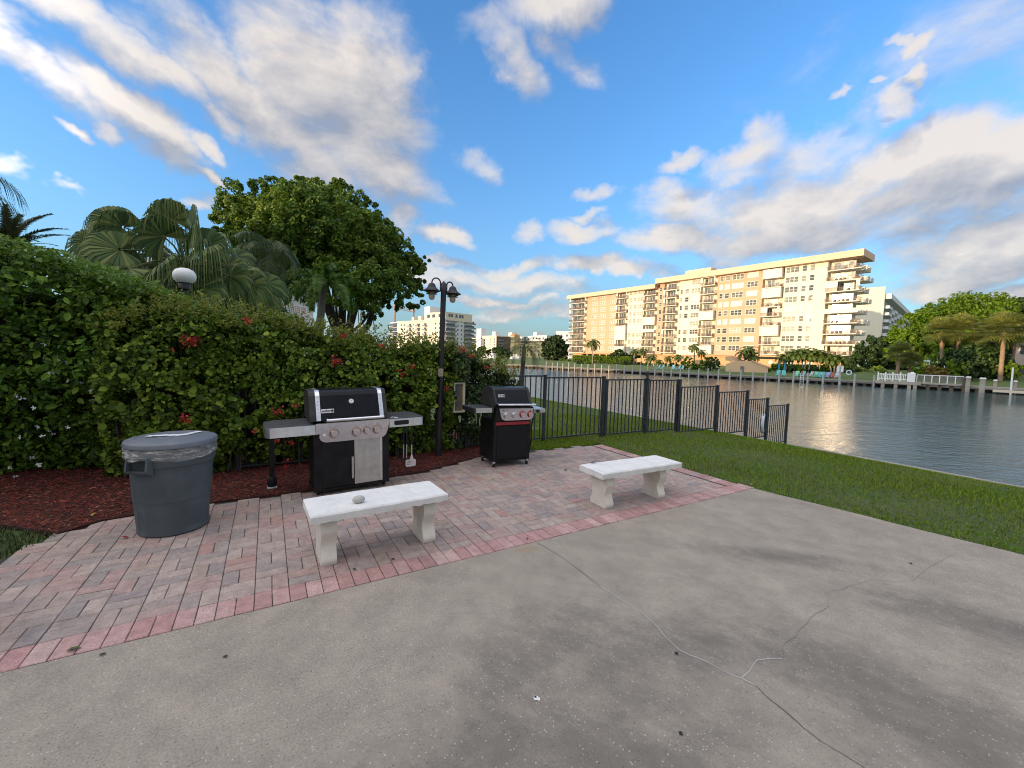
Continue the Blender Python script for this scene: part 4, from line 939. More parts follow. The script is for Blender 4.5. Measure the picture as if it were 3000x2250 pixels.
P2, Q2 = hedge_points(7000, 3.0, 4.3, fB, tB, lambda x: .7, .22, 8, .45, gap=.12)
P2, Q2 = clear(P2, Q2)
leaves('foliage', sub(P2, HB_.location), Q2, rng.uniform(.045,.085,len(P2)), leaf_mat('hedge_leaf_loose', [(.018,.040,.008),(.035,.075,.014),(.06,.11,.02),(.10,.14,.03)], .42, .3), HB_, aspect=.6)
cB = core(HB_, -1.15, 2.75, fB, tB, lambda x: .75, .30, twig_shade)
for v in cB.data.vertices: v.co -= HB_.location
stm = MB()
for i in range(90):
    x = random.uniform(-1.1,4.1); y = fB(x,.5)+random.uniform(.1,.5); h = tB(x)*random.uniform(.5,.95); q = random.gauss(0,.12)
    stm.tube([(x-1.2,y-3.5,0),(x-1.2+q*.5,y-3.5+random.gauss(0,.04),h*.5),(x-1.2+q,y-3.5+random.gauss(0,.08),h)], [.011,.008,.004], 5)
stm.build('stems', bark_dark, HB_)
P = []; Q = []                                   # loose yellow-green sprays along the top and the shoulder
for i in range(420):
    x = random.uniform(-1.15,4.2); y = fB(x,1.6)+random.uniform(-.05,.6); T = tB(x); c = Vector((x,y,T+random.uniform(-.18,.05))); d = Vector((random.gauss(0,.35),random.gauss(-.15,.3),1)).normalized(); l = random.uniform(.08,.34)
    for k in range(13):
        t = k/12; P.append(c+d*l*t+Vector((random.gauss(0,.028),random.gauss(0,.028),-.05*t*t))); Q.append((random.gauss(0,.5),-.5,.8))
leaves('new_shoots', sub(P, HB_.location), np.array(Q), rng.uniform(.035,.065,len(P)), leaf_mat('hedge_spray_leaf', [(.075,.13,.014),(.14,.19,.02),(.21,.25,.03),(.26,.25,.05)], .45, .4, .25, (3, (.24,.22,.04), .35)), HB_, aspect=.42)
red = leaf_mat('blossom_red', [(.30,.012,.03),(.48,.03,.04),(.60,.06,.05),(.55,.14,.05)], .5, .25)
for px, py, r, nn in ((548,998,.075,60),(568,996,.06,45),(978,1062,.05,36),(990,1058,.05,36),(812,1205,.06,48),(866,1190,.03,14),(540,1222,.05,26),(545,1232,.04,20),(505,1025,.02,8),(976,1045,.03,12),(853,1298,.05,20),(808,1292,.04,16),(840,1350,.04,16),(838,1366,.03,12),(1180,1098,.05,30),(1205,1075,.045,22),(1118,1013,.045,20),(1354,1025,.06,40),(1382,1043,.035,18),(1308,1140,.05,30),(728,940,.05,24),(750,1265,.04,14),(1425,1075,.03,14),(1005,985,.045,24),(1168,1085,.03,12)):
    c = aty(px, py, fB(1,1)-.10 if py < 1240 else 3.0); q = np.array(c)-np.array(HB_.location)
    pts = q+rng.normal(0, r*.5, (nn,3))*np.array([1,.6,.8])
    leaves('blossom', pts, rng.normal(0,1,(nn,3))+np.array([0,-1,.4]), rng.uniform(.022,.042,nn), red, HB_, aspect=.55)

# ------------------------------------------------------------------ broad tree behind the hedge
def view_pt(px, py, D, off=0.0):
    d = ray(px, py); d = d/math.hypot(d[0], d[1]); return Vector(CAM + d*(D+off))
def crown(name, root, lobes, n_cl, per, leaf, mat, D, seed=1, fill=.25):
    """leaf clumps over and through a set of lobes given by bearing (px), size (px) and depth offset (m)"""
    random.seed(seed); P = []; Q = []
    wts = [l[2]**2 for l in lobes]; tot = sum(wts); m1 = D/F0*1.08
    for l, wt in zip(lobes, wts):
        c = view_pt(l[0], l[1], D, l[3]); r = l[2]*m1
        for _ in range(int(n_cl*wt/tot)):
            u = Vector((random.gauss(0,1),random.gauss(0,1),random.gauss(.25,1))).normalized()
            rad = r*(random.uniform(.86,1.06) if random.random() > fill else random.uniform(.3,.86))
            cc = c+u*rad; cr = r*random.uniform(.10,.22)
            for _ in range(per):
                v = Vector((random.gauss(0,1),random.gauss(0,1),random.gauss(.2,1))).normalized()
                P.append(cc+v*cr*random.uniform(.5,1)); Q.append(v+Vector((0,0,.5))+u*.4)
    P = np.array(P); random.seed(seed+1)
    return leaves(name, P-np.array(root.location), np.array(Q), rng.uniform(leaf*.7, leaf*1.25, len(P)), mat, root, aspect=.5, droop=.1, jit=.45)
TD = 42
TR = thing('broad_tree', tuple(view_pt(1015,1020,TD).xy)+(0,), 'big spreading broadleaf tree with a dense rounded crown, behind the red flowered hedge', 'tree')
LB = [(735,605,72,0),(700,640,55,-2),(815,580,62,1),(905,588,66,2),(985,592,66,1),(1045,625,62,-1),(860,660,85,-5),(950,665,90,-5),(1030,700,80,-4),(780,680,75,-3),(1095,700,72,-2),(1140,745,70,0),(1185,790,58,1),(1215,800,42,1),(1130,820,72,-2),(1055,800,85,-5),(960,780,90,-5),(860,770,85,-4),(1205,850,40,1),(1100,880,44,0),(800,790,65,0),(1060,870,50,3),(755,730,60,2),(1240,770,26,1)]
TL = leaf_mat('ficus_leaf', [(.022,.062,.010),(.052,.122,.016),(.098,.190,.023),(.165,.255,.032),(.28,.335,.05)], .5, .35, .22, (.22, (.22,.30,.03), .35))
LB = [(x, y+10, r*.88, z) for x, y, r, z in LB]
crown('crown', TR, LB, 1700, 60, .29, TL, TD, 4, .34)
o = TR.location; tb = MB()
def limb(pts, r0, r1, n=9):
    q = [view_pt(x, y, TD, d)-o for x, y, d in pts]; k = len(q); tb.tube(q, [r0+(r1-r0)*i/(k-1) for i in range(k)], n)
limb([(1012,1050,0),(1010,1000,0),(985,960,0),(960,900,-1),(940,830,-1),(925,740,-2)], .62, .18)
limb([(1010,1010,0),(1000,950,0),(1002,890,0),(1010,820,0),(1030,720,-1)], .42, .14)
limb([(1015,1010,0),(1025,960,0),(1040,910,1),(1065,850,1),(1090,760,0)], .40, .12)
limb([(1020,1005,0),(1050,985,0),(1080,950,1),(1093,905,1),(1100,850,1),(1130,780,0)], .40, .12)
limb([(1015,990,0),(1040,965,0),(1062,945,0),(1085,915,0),(1110,870,0)], .18, .07)
limb([(975,930,0),(945,880,-1),(925,860,-2),(900,855,-3),(880,858,-3)], .20, .06)
limb([(985,960,0),(965,870,1),(950,800,2),(860,700,2)], .26, .08)
for i in range(5): limb([(990+i*9,960,1-.4*i),(985+i*13,900,1-.6*i),(975+i*19,840,1-i),(960+i*24,760,1-i)], .14, .05, 6)
for i in range(14):                               # hanging aerial roots
    x = random.uniform(965,1095); y = random.uniform(830,880); limb([(x,y,-1),(x+random.uniform(-6,6),y+50,-1),(x+random.uniform(-8,8),y+random.uniform(70,120),-1)], .05, .03, 5)
tb.build('trunk', bark_dark, TR, True)

# ------------------------------------------------------------------ palms
def frond(mb, base, az, el0, length, bend, n=22, ll=.45, lw=.035, plume=False, hang=.5, rw=.02, start=.12):
    base = Vector(base); pts = [base]; m = 12; el = el0
    for i in range(m):
        el = el0-bend*((i+1)/m)**1.25; pts.append(pts[-1]+Vector((math.cos(az)*math.cos(el), math.sin(az)*math.cos(el), math.sin(el)))*length/m)
    side = Vector((-math.sin(az), math.cos(az), 0))
    for i in range(m):
        w0, w1 = rw*(1-i/m*.8), rw*(1-(i+1)/m*.8); a, b = pts[i], pts[i+1]; mb.quad(a-side*w0, a+side*w0, b+side*w1, b-side*w1)
    for k in range(n):
        t = start+(1-start)*(k+.5)/n; f = t*m; i = min(m-1, int(f)); p = pts[i].lerp(pts[i+1], f-i); d = (pts[i+1]-pts[i]).normalized(); upv = side.cross(d)*-1
        if upv.z < 0 and el0 > 0 and i < 3: upv = -upv
        l = ll*(.45+.55*math.sin(math.pi*min(1, .15+t*.9)))*random.uniform(.85,1.1)
        for sg in ((-1,1) if not plume else (-1,1,-1,1,-1,1)):
            fan_ = random.uniform(-1.2,1.2) if plume else random.uniform(.1,.35)
            q = (side*sg*math.cos(fan_)+upv*math.sin(fan_)+d*.65).normalized()
            e1 = p+q*l*.55+Vector((0,0,-hang*l*.12)); e2 = p+q*l*.92+Vector((0,0,-hang*l*.52)); s_ = d*lw*.5
            mb.add([p-s_, p+s_, e1+s_*.8, e1-s_*.8, e2], [(0,1,2,3),(3,2,4)])
def palm_trunk(pts, r0, r1, ring=.12, bulge=0):
    k = 16; P = []; rr = []
    pts = [Vector(p) for p in pts]
    for i in range(k+1):
        f = i/k*(len(pts)-1); j = min(len(pts)-2, int(f)); P.append(pts[j].lerp(pts[j+1], f-j)); rr.append((r0+(r1-r0)*i/k)*(1+(.05 if i % 2 else 0))*(1+bulge*math.exp(-((i/k-.5)/.3)**2)))
    return MB().tube(P, rr, 10)
def fan(mb, hub, d, upv, Rr, nseg=38, spread=300, wid=.05, split=.5, hang=.9):
    """palmate blade: pleated segments from the hub, free tips drooping under their weight"""
    d = d.normalized(); upv = (upv-d*upv.dot(d)).normalized(); s = d.cross(upv)
    for k in range(nseg):
        a = R(-spread/2+spread*(k+.5)/nseg); q = d*math.cos(a)+s*math.sin(a); rr = Rr*(1-.28*(abs(a)/math.pi)**2)*random.uniform(.93,1.05)
        lat = (s*math.cos(a)-d*math.sin(a)); prev = None; pv = []
        for t, wv, hg in ((.04,.25,0),(.30,.75,.0),(split,1.,.01),(.70,.55,.13*hang),(.86,.32,.38*hang),(1.0,.06,.74*hang)):
            e = hub+q*rr*min(t, split+(t-split)*(.48 if t > split else 1))+upv*(.10*rr*math.sin(t*2.2))*.6+Vector((0,0,-hg*rr)); w_ = lat*wid*wv*(Rr/1.2)
            pv.append((e-w_+upv*.012*(1 if k % 2 else -1), e+w_))
        mb.add([p for q2 in pv for p in q2], [(2*i,2*i+1,2*i+3,2*i+2) for i in range(5)])
FPL = thing('fan_palm', tuple(view_pt(560,1000,16.5).xy)+(0,), 'fan palm with big drooping fan leaves above the hedge, left of the broad tree', 'palm')
o = FPL.location; cc = view_pt(545,775,16.5)-o; mb = MB(); pt = MB(); random.seed(21)
vr = Vector((CR[0],CR[1],0)).normalized(); vf = Vector((CF[0],CF[1],0)).normalized(); up = Vector((0,0,1))
hubs = [(-150,-85,0),(-60,-135,.5),(-175,-20,.3),(-185,45,0),(-95,-45,-1.0),(-20,-95,-.6),(35,-90,.4),(70,-60,-.6),(110,-25,.3),(140,25,-.2),(105,60,-1.2),(165,90,.2),(-120,90,-.9),(-40,30,-1.7),(40,20,-1.7),(80,110,-1.1),(-20,100,-1.4),(-160,110,.5),(130,130,.4),(-60,-20,1.5),(60,-20,1.6),(0,-120,1.2),(150,60,1.2),(-150,30,1.3),(20,70,-1.6),(-85,130,-.6),(185,60,.6),(100,-70,1.)]
hubs += [(random.uniform(-185,185), random.uniform(-60,140), random.uniform(-1.6,1.6)) for _ in range(30)]
pxm = 16.5/F0*1.05
hubs += [(-130,-140,-.5),(-190,-75,-.4),(-20,-150,-.2),(70,-120,-.8),(-90,-110,-.9),(120,-50,-1.),(90,140,-1.4),(150,110,-1.),(40,90,-1.8),(-60,80,-1.8),(-110,60,-1.6),(10,130,-1.7)]
hubs = [(hx*(.95 if hx < 0 else .72), hy, dz) for hx, hy, dz in hubs]
hubs = [(hx, hy*.72+18 if hy < 0 else hy, dz) for hx, hy, dz in hubs]
for hx, hy, dz in hubs:
    hv = vr*hx*pxm+up*(-hy)*pxm+vf*dz*.8; l = hv.length; hub = cc+hv
    out = (hv.normalized()+Vector((0,0,-.10-.35*max(0, hy/80)))+vr*random.uniform(-.3,.3)+up*random.uniform(-.2,.2)).normalized(); upn = (up*random.uniform(.15,.75)-vf*random.uniform(.35,1.1)+vr*random.uniform(-.3,.3)).normalized()
    fan(mb, hub, out, upn, random.uniform(1.05,1.4), 44, 270, .040, random.uniform(.36,.50), random.uniform(.8,1.5))
    pt.tube([cc+hv*.04, cc+hv*.55+up*.12*l, hub], [.035,.025,.018], 5)
FM = leaf_mat('fan_palm_leaf', [(.030,.066,.020),(.055,.110,.030),(.090,.150,.040),(.15,.21,.058),(.24,.25,.085)], .5, .3, .25)
mb.build('fronds', FM, FPL); pt.build('leaf_stalks', M('palm_stalk', (.10,.12,.04), .6), FPL)
palm_trunk([(0,0,0),cc*.5,cc], .19, .16).build('trunk', M('palm_trunk_grey', (.16,.14,.12), .9, col2=(.10,.09,.075), nscale=9, bump=.5, bscale=20, bdist=.03), FPL, True)
pg = bpy.data.materials['palm_trunk_grey']
# foxtail palm in front of the tree
FX = thing('foxtail_palm', tuple(view_pt(922,1000,25).xy)+(0,), 'foxtail palm with bushy plumes on a smooth grey trunk before the broad tree', 'palm')
o = FX.location; b0 = view_pt(948,835,25)-o; mb = MB(); random.seed(5)
for az, el, ln in ((-2.9,.9,2.5),(-2.4,.25,2.6),(2.7,.5,2.7),(.2,.75,2.5),(-.5,.2,2.6),(-1.3,.55,2.4),(-1.6,-.05,2.3),(1.4,.9,2.5),(2.1,.1,2.4),(-.9,1.15,2.3),(.7,.1,2.4)):
    a = az+math.atan2(vr.y, vr.x); frond(mb, b0+up*.05, a, el, ln, 1.75, 84, .48, .046, True, .35, .03, .12)
mb.build('fronds', leaf_mat('foxtail_leaf', [(.040,.095,.016),(.080,.165,.026),(.13,.235,.036),(.20,.31,.05)], .45, .25), FX)
palm_trunk([(0,0,0),b0*.4,b0*.93], .25, .17, bulge=.12).build('trunk', pg, FX, True)
MB().tube([b0*.92, b0*.97, b0+up*.1], [.165,.17,.08], 10).build('crownshaft', M('crownshaft_green', (.10,.13,.06), .5), FX, True)
def pinnate(name, loc, h, lab, seed, n=16, ln=2.4, ll=.5, lw=.03, r0=.16, r1=.11, lean=(0,0), hang=.8, nl=24, cat='palm', leaf=None, tm=None, bend=1.7, group=None, el=(-.35,1.2), lz0=0., plume=False):
    t = thing(name, loc, lab, cat, group); random.seed(seed); top = Vector((lean[0],lean[1],h)); mb = MB()
    for i in range(n):
        a = i*2.39996+random.uniform(-.25,.25); e = el[0]+(el[1]-el[0])*((i+.5)/n)+random.uniform(-.12,.12)
        frond(mb, top, a, e, ln*random.uniform(.85,1.1), bend*random.uniform(.8,1.1), nl, ll, lw, plume, hang, ln*.010)
    mb.build('fronds', leaf or PL, t)
    palm_trunk([(0,0,lz0),(lean[0]*.35,lean[1]*.35,h*.5),tuple(top)], r0, r1).build('trunk', tm or pg, t, True)
    return t
PL = leaf_mat('palm_leaf', [(.020,.045,.012),(.040,.075,.018),(.075,.115,.026),(.13,.15,.04)], .45, .25, .45)
PLS = leaf_mat('palm_leaf_straw', [(.08,.11,.022),(.14,.17,.032),(.20,.22,.045),(.25,.24,.055)], .5, .25, .4)
q = view_pt(790,1000,21); pinnate('queen_palm', (q.x,q.y,0), view_pt(775,730,21).z, 'dark drooping queen palm between the fan palm and the foxtail palm', 31, 13, 1.7, .75, .030, .15, .11, (0,0), 1.9, 40, bend=2.0)
q = view_pt(40,1000,36); pinnate('date_palm', (q.x,q.y,0), view_pt(40,745,36).z, 'feathery date palm rising behind the left end of the tall hedge', 32, 60, 2.9, .42, .06, .28, .24, (0,0), .25, 60, bend=1.0, el=(-.5,1.4), leaf=leaf_mat('date_leaf', [(.03,.042,.016),(.055,.065,.026),(.09,.085,.04)], .5, .2))
q = view_pt(-300,1000,20); pinnate('queen_palm', (q.x,q.y,0), view_pt(-300,500,20).z, 'palm at the far left edge, showing only its drooping frond tips', 33, 18, 3.0, .8, .03, .15, .12, (0,0), 1.8, 44, bend=2.1)
q = aty(1527, 1140, 17); t = pinnate('pygmy_date_palm', (q[0],q[1],lawn_z(q[0])), view_pt(1545,1015,math.hypot(q[0]-CAM[0],q[1]-CAM[1])).z-lawn_z(q[0]), 'small palm with arching fronds on the lawn beyond the iron fence', 34, 22, 1.75, .34, .016, .13, .11, (.12,0), .9, 46, bend=1.9, leaf=leaf_mat('pygmy_leaf', [(.022,.05,.014),(.04,.08,.02),(.08,.12,.03),(.14,.15,.05)], .45, .25), tm=M('palm_trunk_brown', (.085,.065,.045), .95, col2=(.05,.04,.03), nscale=16, bump=.8, bscale=30, bdist=.05))
# globe lamp on a post standing behind the hedge
GL = thing('globe_lamp', tuple(aty(541,830,5.6)[:2])+(0,), 'white globe lamp on a short black post showing over the hedge', 'lamp')
gz = aty(541,810,5.6)[2]
MB().lathe([(.05,-.105),(.10,-.10),(.142,-.06),(.158,0),(.150,.05),(.118,.10),(.06,.128),(.0001,.136)], (0,0,gz), 30).build('globe', M('globe_white', (.78,.78,.77), .35), GL, True)
MB().lathe([(.045,0),(.045,gz-.22),(.085,gz-.20),(.085,gz-.12),(.07,gz-.10),(.0001,gz-.10)], n=16).build('pole', lampm, GL, True)
# houses on this shore
def rect_building(name, loc, rz, lab, cat='building'): return thing(name, loc, lab, cat, None, rz)
stucco_w = M('stucco_white', (.62,.61,.58), .85, col2=(.55,.54,.51), nscale=1.2, bump=.15, bscale=30, bdist=.01)
win_w = M('window_frame_white', (.72,.73,.74), .5); win_g = M('window_glass_grey', (.10,.12,.16), .12, col2=(.20,.22,.26), nscale=2.0, spec=.6)
q0 = atd(918, 950, 70); q1 = atd(700, 960, 58)
vx = np.array([q0[0]-q1[0], q0[1]-q1[1]]); WL = float(np.hypot(*vx)); ang = math.atan2(vx[1], vx[0])
CW = thing('condo_building', (q1[0],q1[1],0), 'white low condo with paired windows, half hidden behind the broad tree', 'building', None, ang)
MB().box(0,WL,0,12,0,11.2).build('wall', stucco_w, CW); MB().box(-.4,WL+.4,-.4,12.4,11.2,11.7).build('roof', M('roof_edge_white', (.6,.6,.58), .8), CW)
def loc2(ob, p):
    v = Matrix.Rotation(-ob.rotation_euler.z, 3, 'Z') @ (Vector((p[0],p[1],0))-Vector((ob.location.x,ob.location.y,0))); return v.x, v.y
def on_front(ob, px, py):        # photo pixel -> (x along front, z) on the plane of the front wall
    a = ob.rotation_euler.z; n = np.array([math.sin(a), -math.cos(a), 0]); d = ray(px, py); o_ = np.array(ob.location)
    P = CAM+d*(((o_-CAM)@n)/(d@n)); return loc2(ob, P)[0], P[2]
def win2(ob, x0, x1, z0, z1, cols=2, rows=4):
    w_ = MB(); t = .07; f = .0
    w_.box(x0,x0+t,-.06,.0,z0,z1).box(x1-t,x1,-.06,.0,z0,z1).box(x0+t,x1-t,-.06,0,z1-t,z1).box(x0+t,x1-t,-.06,0,z0,z0+t)
    for i in range(1, cols): xm = x0+(x1-x0)*i/cols; w_.box(xm-.06,xm+.06,-.062,0,z0+t,z1-t)
    for j in range(1, rows): zm = z0+(z1-z0)*j/rows; w_.box(x0+t,x1-t,-.045,0,zm-.02,zm+.02)
    o_ = w_.build('window', win_w, ob); MB().box(x0+t,x1-t,-.02,-.001,z0+t,z1-t).build('pane', win_g, o_)
for (a, b) in (((861,894),(897,923)),((861,840),(897,872))):
    x0, z1 = on_front(CW, *a); x1, z0 = on_front(CW, *b); win2(CW, x0, x1, z0, z1)
for (a, b) in (((775,884),(800,905)),):
    x0, z1 = on_front(CW, *a); x1, z0 = on_front(CW, *b); win2(CW, x0, x1, z0, z1, 2, 2)
# added condo block, unseen left of the view, to keep this side shaded
LC = thing('condo_building', (-37,0,0), 'long pale condo block standing to the left, outside the view', 'building')
MB().box(-7,7,-60,74,0,13.0).build('wall', stucco_w, LC); MB().box(-7.5,7.5,-60.5,74.5,13.0,13.6).build('roof', bpy.data.materials['roof_edge_white'], LC)
# ------------------------------------------------------------------ water and the far shore
def water_mat():
    m, nt, b = new_mat('canal_water'); p = N(nt, 'ShaderNodeNewGeometry').outputs['Position']
    b.inputs['Base Color'].default_value = (.030,.075,.085,1); b.inputs['Roughness'].default_value = .03; b.inputs['IOR'].default_value = 1.55
    mp = N(nt, 'ShaderNodeMapping', vector_type='TEXTURE'); mp.inputs['Rotation'].default_value = (0,0,R(-38)); mp.inputs['Scale'].default_value = (1.9,1,1); L(nt, p, mp.inputs['Vector'])
    a = noise(nt, .55, 3, .5, mp.outputs[0]); a2 = noise(nt, 3.1, 4, .55, mp.outputs[0]); a3 = noise(nt, 9.0, 3, .5, p)
    h = mth(nt, 'ADD', mth(nt, 'MULTIPLY', a.outputs['Fac'], .065), mth(nt, 'ADD', mth(nt, 'MULTIPLY', a2.outputs['Fac'], .047), mth(nt, 'MULTIPLY', a3.outputs['Fac'], .021)))
    bp = N(nt, 'ShaderNodeBump'); bp.inputs['Strength'].default_value = 1; bp.inputs['Distance'].default_value = 1.0
    L(nt, h, bp.inputs['Height']); L(nt, bp.outputs[0], b.inputs['Normal'])
    return m
MB().add([(14.2,-400,-1.6),(900,-400,-1.6),(900,900,-1.6),(14.2,900,-1.6)], [(0,1,2,3)]).build('water', water_mat())['kind'] = 'structure'
SHORE = [(30,180),(46,112),(54,88),(60.5,70),(67.5,55),(70.5,44),(75.5,31.5),(79.5,22.5),(82,14),(83,8),(86,-25),(96,-90)]
def shore_hit(px, off=0.0):
    d = ray(px, 1090)[:2]; best = None
    for (a, b) in zip(SHORE[:-1], SHORE[1:]):
        a, b = np.array(a, float), np.array(b, float); e = b-a; den = d[0]*e[1]-d[1]*e[0]
        if abs(den) < 1e-9: continue
        w_ = a-CAM[:2]; t = (w_[0]*e[1]-w_[1]*e[0])/den; s = (w_[0]*d[1]-w_[1]*d[0])/den
        if t > 0 and -1e-6 <= s <= 1+1e-6:
            q = CAM[:2]+d*t; nn = np.array([e[1],-e[0]])/np.hypot(*e); nn = nn if nn[0] > 0 else -nn
            return q+nn*off, math.atan2(e[1], e[0])
turf_far = M('far_turf', (.060,.105,.022), .95, col2=(.10,.14,.03), nscale=.35, bump=.6, bscale=5, bdist=.1)
mb = MB(); ks = [0,2,14,30,500]; zs = [-.92,-.88,-.45,0,0]
Wp = []
for i, p in enumerate(SHORE):
    a = np.array(SHORE[max(0,i-1)],float); b = np.array(SHORE[min(len(SHORE)-1,i+1)],float); e = b-a; nn = np.array([e[1],-e[0]])/np.hypot(*e); nn = nn if nn[0] > 0 else -nn
    rise = .75 if p[1] < 24 else 0
    for k, z in zip(ks, zs): q = np.array(p)+(nn if k < 100 else np.array([1,.15 if i else 1.2]))*(k+1.6); mb.v.append((q[0],q[1],z+(rise*min(1,k/14))))
for i in range(len(SHORE)-1):
    for j in range(4): mb.f.append((i*5+j, (i+1)*5+j, (i+1)*5+j+1, i*5+j+1))
tag(mb.build('shore', turf_far, None, True), kind='structure')
def gz_far(x, y):
    dmin = 1e9
    for (a, b) in zip(SHORE[:-1], SHORE[1:]):
        a, b = np.array(a,float), np.array(b,float); t = np.clip(((np.array([x,y])-a)@(b-a))/((b-a)@(b-a)),0,1); dmin = min(dmin, np.hypot(*(np.array([x,y])-a-(b-a)*t)))
    return float(np.interp(dmin-1.6, ks, zs)+(.75*min(1,dmin/14) if y < 24 else 0))
fw = thing('seawall', (70,45,-1.6), 'brown weathered seawall along the far shore below the condo lawn', 'seawall'); wm = MB(); cm = MB()
dk = thing('dock', (70,45,-1.6), 'long grey timber dock on short piles along the far seawall', 'dock'); dm = MB(); pl_ = []
for (a, b) in zip(SHORE[1:-1], SHORE[2:]):
    a, b = Vector(a+(0,)), Vector(b+(0,)); e = (b-a).normalized(); nn = Vector((e.y,-e.x,0)); nn = nn if nn.x > 0 else -nn
    A, B = a+nn*1.7-fw.location, b+nn*1.7-fw.location
    wm.bar(A+Vector((0,0,-1.78)), B+Vector((0,0,-1.78)), .3, 1.6); cm.bar(A+Vector((0,0,-.91)), B+Vector((0,0,-.91)), .5, .12)
    A, B = a+nn*.75-fw.location, b+nn*.75-fw.location; dm.bar(A+Vector((0,0,-1.0)), B+Vector((0,0,-1.0)), 1.5, .1); dm.bar(A-nn*.70+Vector((0,0,-1.131)), B-nn*.70+Vector((0,0,-1.131)), .1, .16)
wm.build('wall', M('seawall_brown', (.16,.125,.085), .9, col2=(.085,.07,.05), nscale=.9), fw); cm.build('cap', M('seawall_cap', (.30,.27,.23), .9), fw)
dm.build('deck', M('dock_wood', (.17,.155,.14), .85, col2=(.11,.10,.09), nscale=2.2), dk)
pile_m = M('pile_wood', (.10,.075,.05), .9)
bm_ = MB().box(-.16,.16,-.16,.16,-.9,.549).build('pile', pile_m, dk); first = True
for px in np.linspace(1500, 2560, 46):
    q, a = shore_hit(px, .35)
    if first: o_ = bm_; first = False
    else: o_ = bm_.copy(); COL.objects.link(o_)
    o_.parent = dk; o_.location = (q[0]-70, q[1]-45, 0); o_.rotation_euler = (0,0,a)
post_m = M('mooring_grey', (.42,.40,.37), .85, col2=(.30,.28,.26), nscale=3); post_d = M('mooring_dark', (.06,.055,.05), .9)
base = MB().tube([(0,0,-1),(0,0,1.62)], [.15,.135], 10).tube([(0,0,1.62),(0,0,1.70)], [.15,.12], 10).build('mooring_post', post_m)
PXS = [1600,1618,1633,1648.7,1666,1683.8,1703,1722.5,1742.3,1762.7,1784,1806,1829,1852.7,1876,1897,1919,1942.3,1967,1993.3,2018.7,2047.6,2074.7,2105.7,2138.7,2171.3,2207.2,2243.8,2284,2326,2368,2413,2505.8,2563]
for i, px in enumerate(PXS):
    o_ = base if i == 0 else base.copy()
    if i: COL.objects.link(o_)
    q, a = shore_hit(px, .0); o_.location = (q[0],q[1],-1.6); o_.scale = (1,1,random.uniform(.94,1.08)); tag(o_, 'grey wooden mooring post standing along the far dock', 'mooring post', 'mooring posts along the far dock')
sheet_white = M('sign_white', (.68,.69,.68), .6)
q, a = shore_hit(2461.8); sg = thing('dock_sign', (q[0],q[1],-1.6), 'white sign board on a grey post beside the white life ring on the far dock', 'sign')
MB().tube([(0,0,-1),(0,0,3.0)], .16, 10).build('post', post_m, sg); MB().box(-.10,-.05,-.42,.42,2.0,2.95).build('board', sheet_white, sg)
lr2 = lo_.copy(); lr2.data = lo_.data.copy(); COL.objects.link(lr2); lr2.location = (q[0]+.6,q[1]-.9,.35); lr2.rotation_euler = (0,0,R(100)); lr2['label'] = 'white life ring beside the sign board on the far dock'; lr2.scale = (1.3,1.3,1.3)
q, a = shore_hit(2351); ld = thing('dock_ladder', (q[0],q[1],-1.6), 'white ladder rising out of the water at the far dock', 'ladder', rz=a)
for x in (-.22,.22): MB().tube([(x,0,-.5),(x,0,1.5),(x,.3,1.6)], .035, 6).build('rail', sheet_white, ld)
for k in range(5): MB().bar((-.22,0,-.2+.35*k),(.22,0,-.2+.35*k),.05).build('rung', sheet_white, ld)

# ------------------------------------------------------------------ the big condo across the water
A0 = math.atan2(.9935, -.114)
def pane_mat():
    m, nt, b = new_mat('window_glass'); oi = N(nt, 'ShaderNodeObjectInfo'); p = N(nt, 'ShaderNodeNewGeometry')
    rp = ramp(nt, [(0,(.035,.035,.04)),(.45,(.09,.085,.08)),(.7,(.22,.20,.16)),(1,(.42,.38,.30))]); n = noise(nt, .8, 2, .5, p.outputs['Position'])
    L(nt, mth(nt, 'ADD', oi.outputs['Random'], mth(nt, 'MULTIPLY', mth(nt, 'SUBTRACT', n.outputs['Fac'], .5), .8)), rp.inputs[0]); L(nt, rp.outputs[0], b.inputs['Base Color'])
    b.inputs['Roughness'].default_value = .035; b.inputs['Specular IOR Level'].default_value = .55
    n2 = noise(nt, .35, 2, .5, p.outputs['Position']); bp = N(nt, 'ShaderNodeBump'); bp.inputs['Strength'].default_value = .35; bp.inputs['Distance'].default_value = .12; L(nt, n2.outputs['Fac'], bp.inputs['Height']); L(nt, bp.outputs[0], b.inputs['Normal'])
    return m
BC = thing('apartment_building', (128.6,44.5,0), 'long nine storey peach and cream apartment block with stacked balconies across the water', 'building', rz=A0)
def sx(px, py=950):                               # photo bearing -> metres along the facade from its near end
    d = ray(px, py); u_ = np.array([-.114,.9935,0]); n_ = np.array([-.9935,-.114,0]); o_ = np.array([128.6,44.5,0])
    return (CAM+d*(((o_-CAM)@n_)/(d@n_))-o_)@u_
cream_w = M('facade_cream', (.76,.68,.52), .85, col2=(.72,.64,.49), nscale=.3); peach_w = M('facade_peach', (.60,.365,.235), .85, col2=(.56,.34,.22), nscale=.3)
cornice_m = M('cornice_peach', (.72,.48,.33), .8); white_p = M('balcony_white', (.72,.66,.56), .8); rail_m = M('balcony_rail', (.16,.105,.07), .6)
glass_d = M('patio_glass', (.07,.065,.06), .085, col2=(.30,.27,.21), nscale=.45, lo=.45, hi=.6, spec=1., bump=.12, bscale=.5, bdist=.10); frame_c = M('window_trim_cream', (.74,.68,.56), .6)
glass_w = pane_mat(); shut_m = M('shutter_cream', (.74,.67,.55), .7); base_or = M('base_wall_orange', (.58,.33,.15), .85, col2=(.52,.30,.14), nscale=.5)
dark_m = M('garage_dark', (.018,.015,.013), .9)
Zh = [3.9+2.73*k for k in range(9)]; Zl = [3.45+2.66*k for k in range(9)]
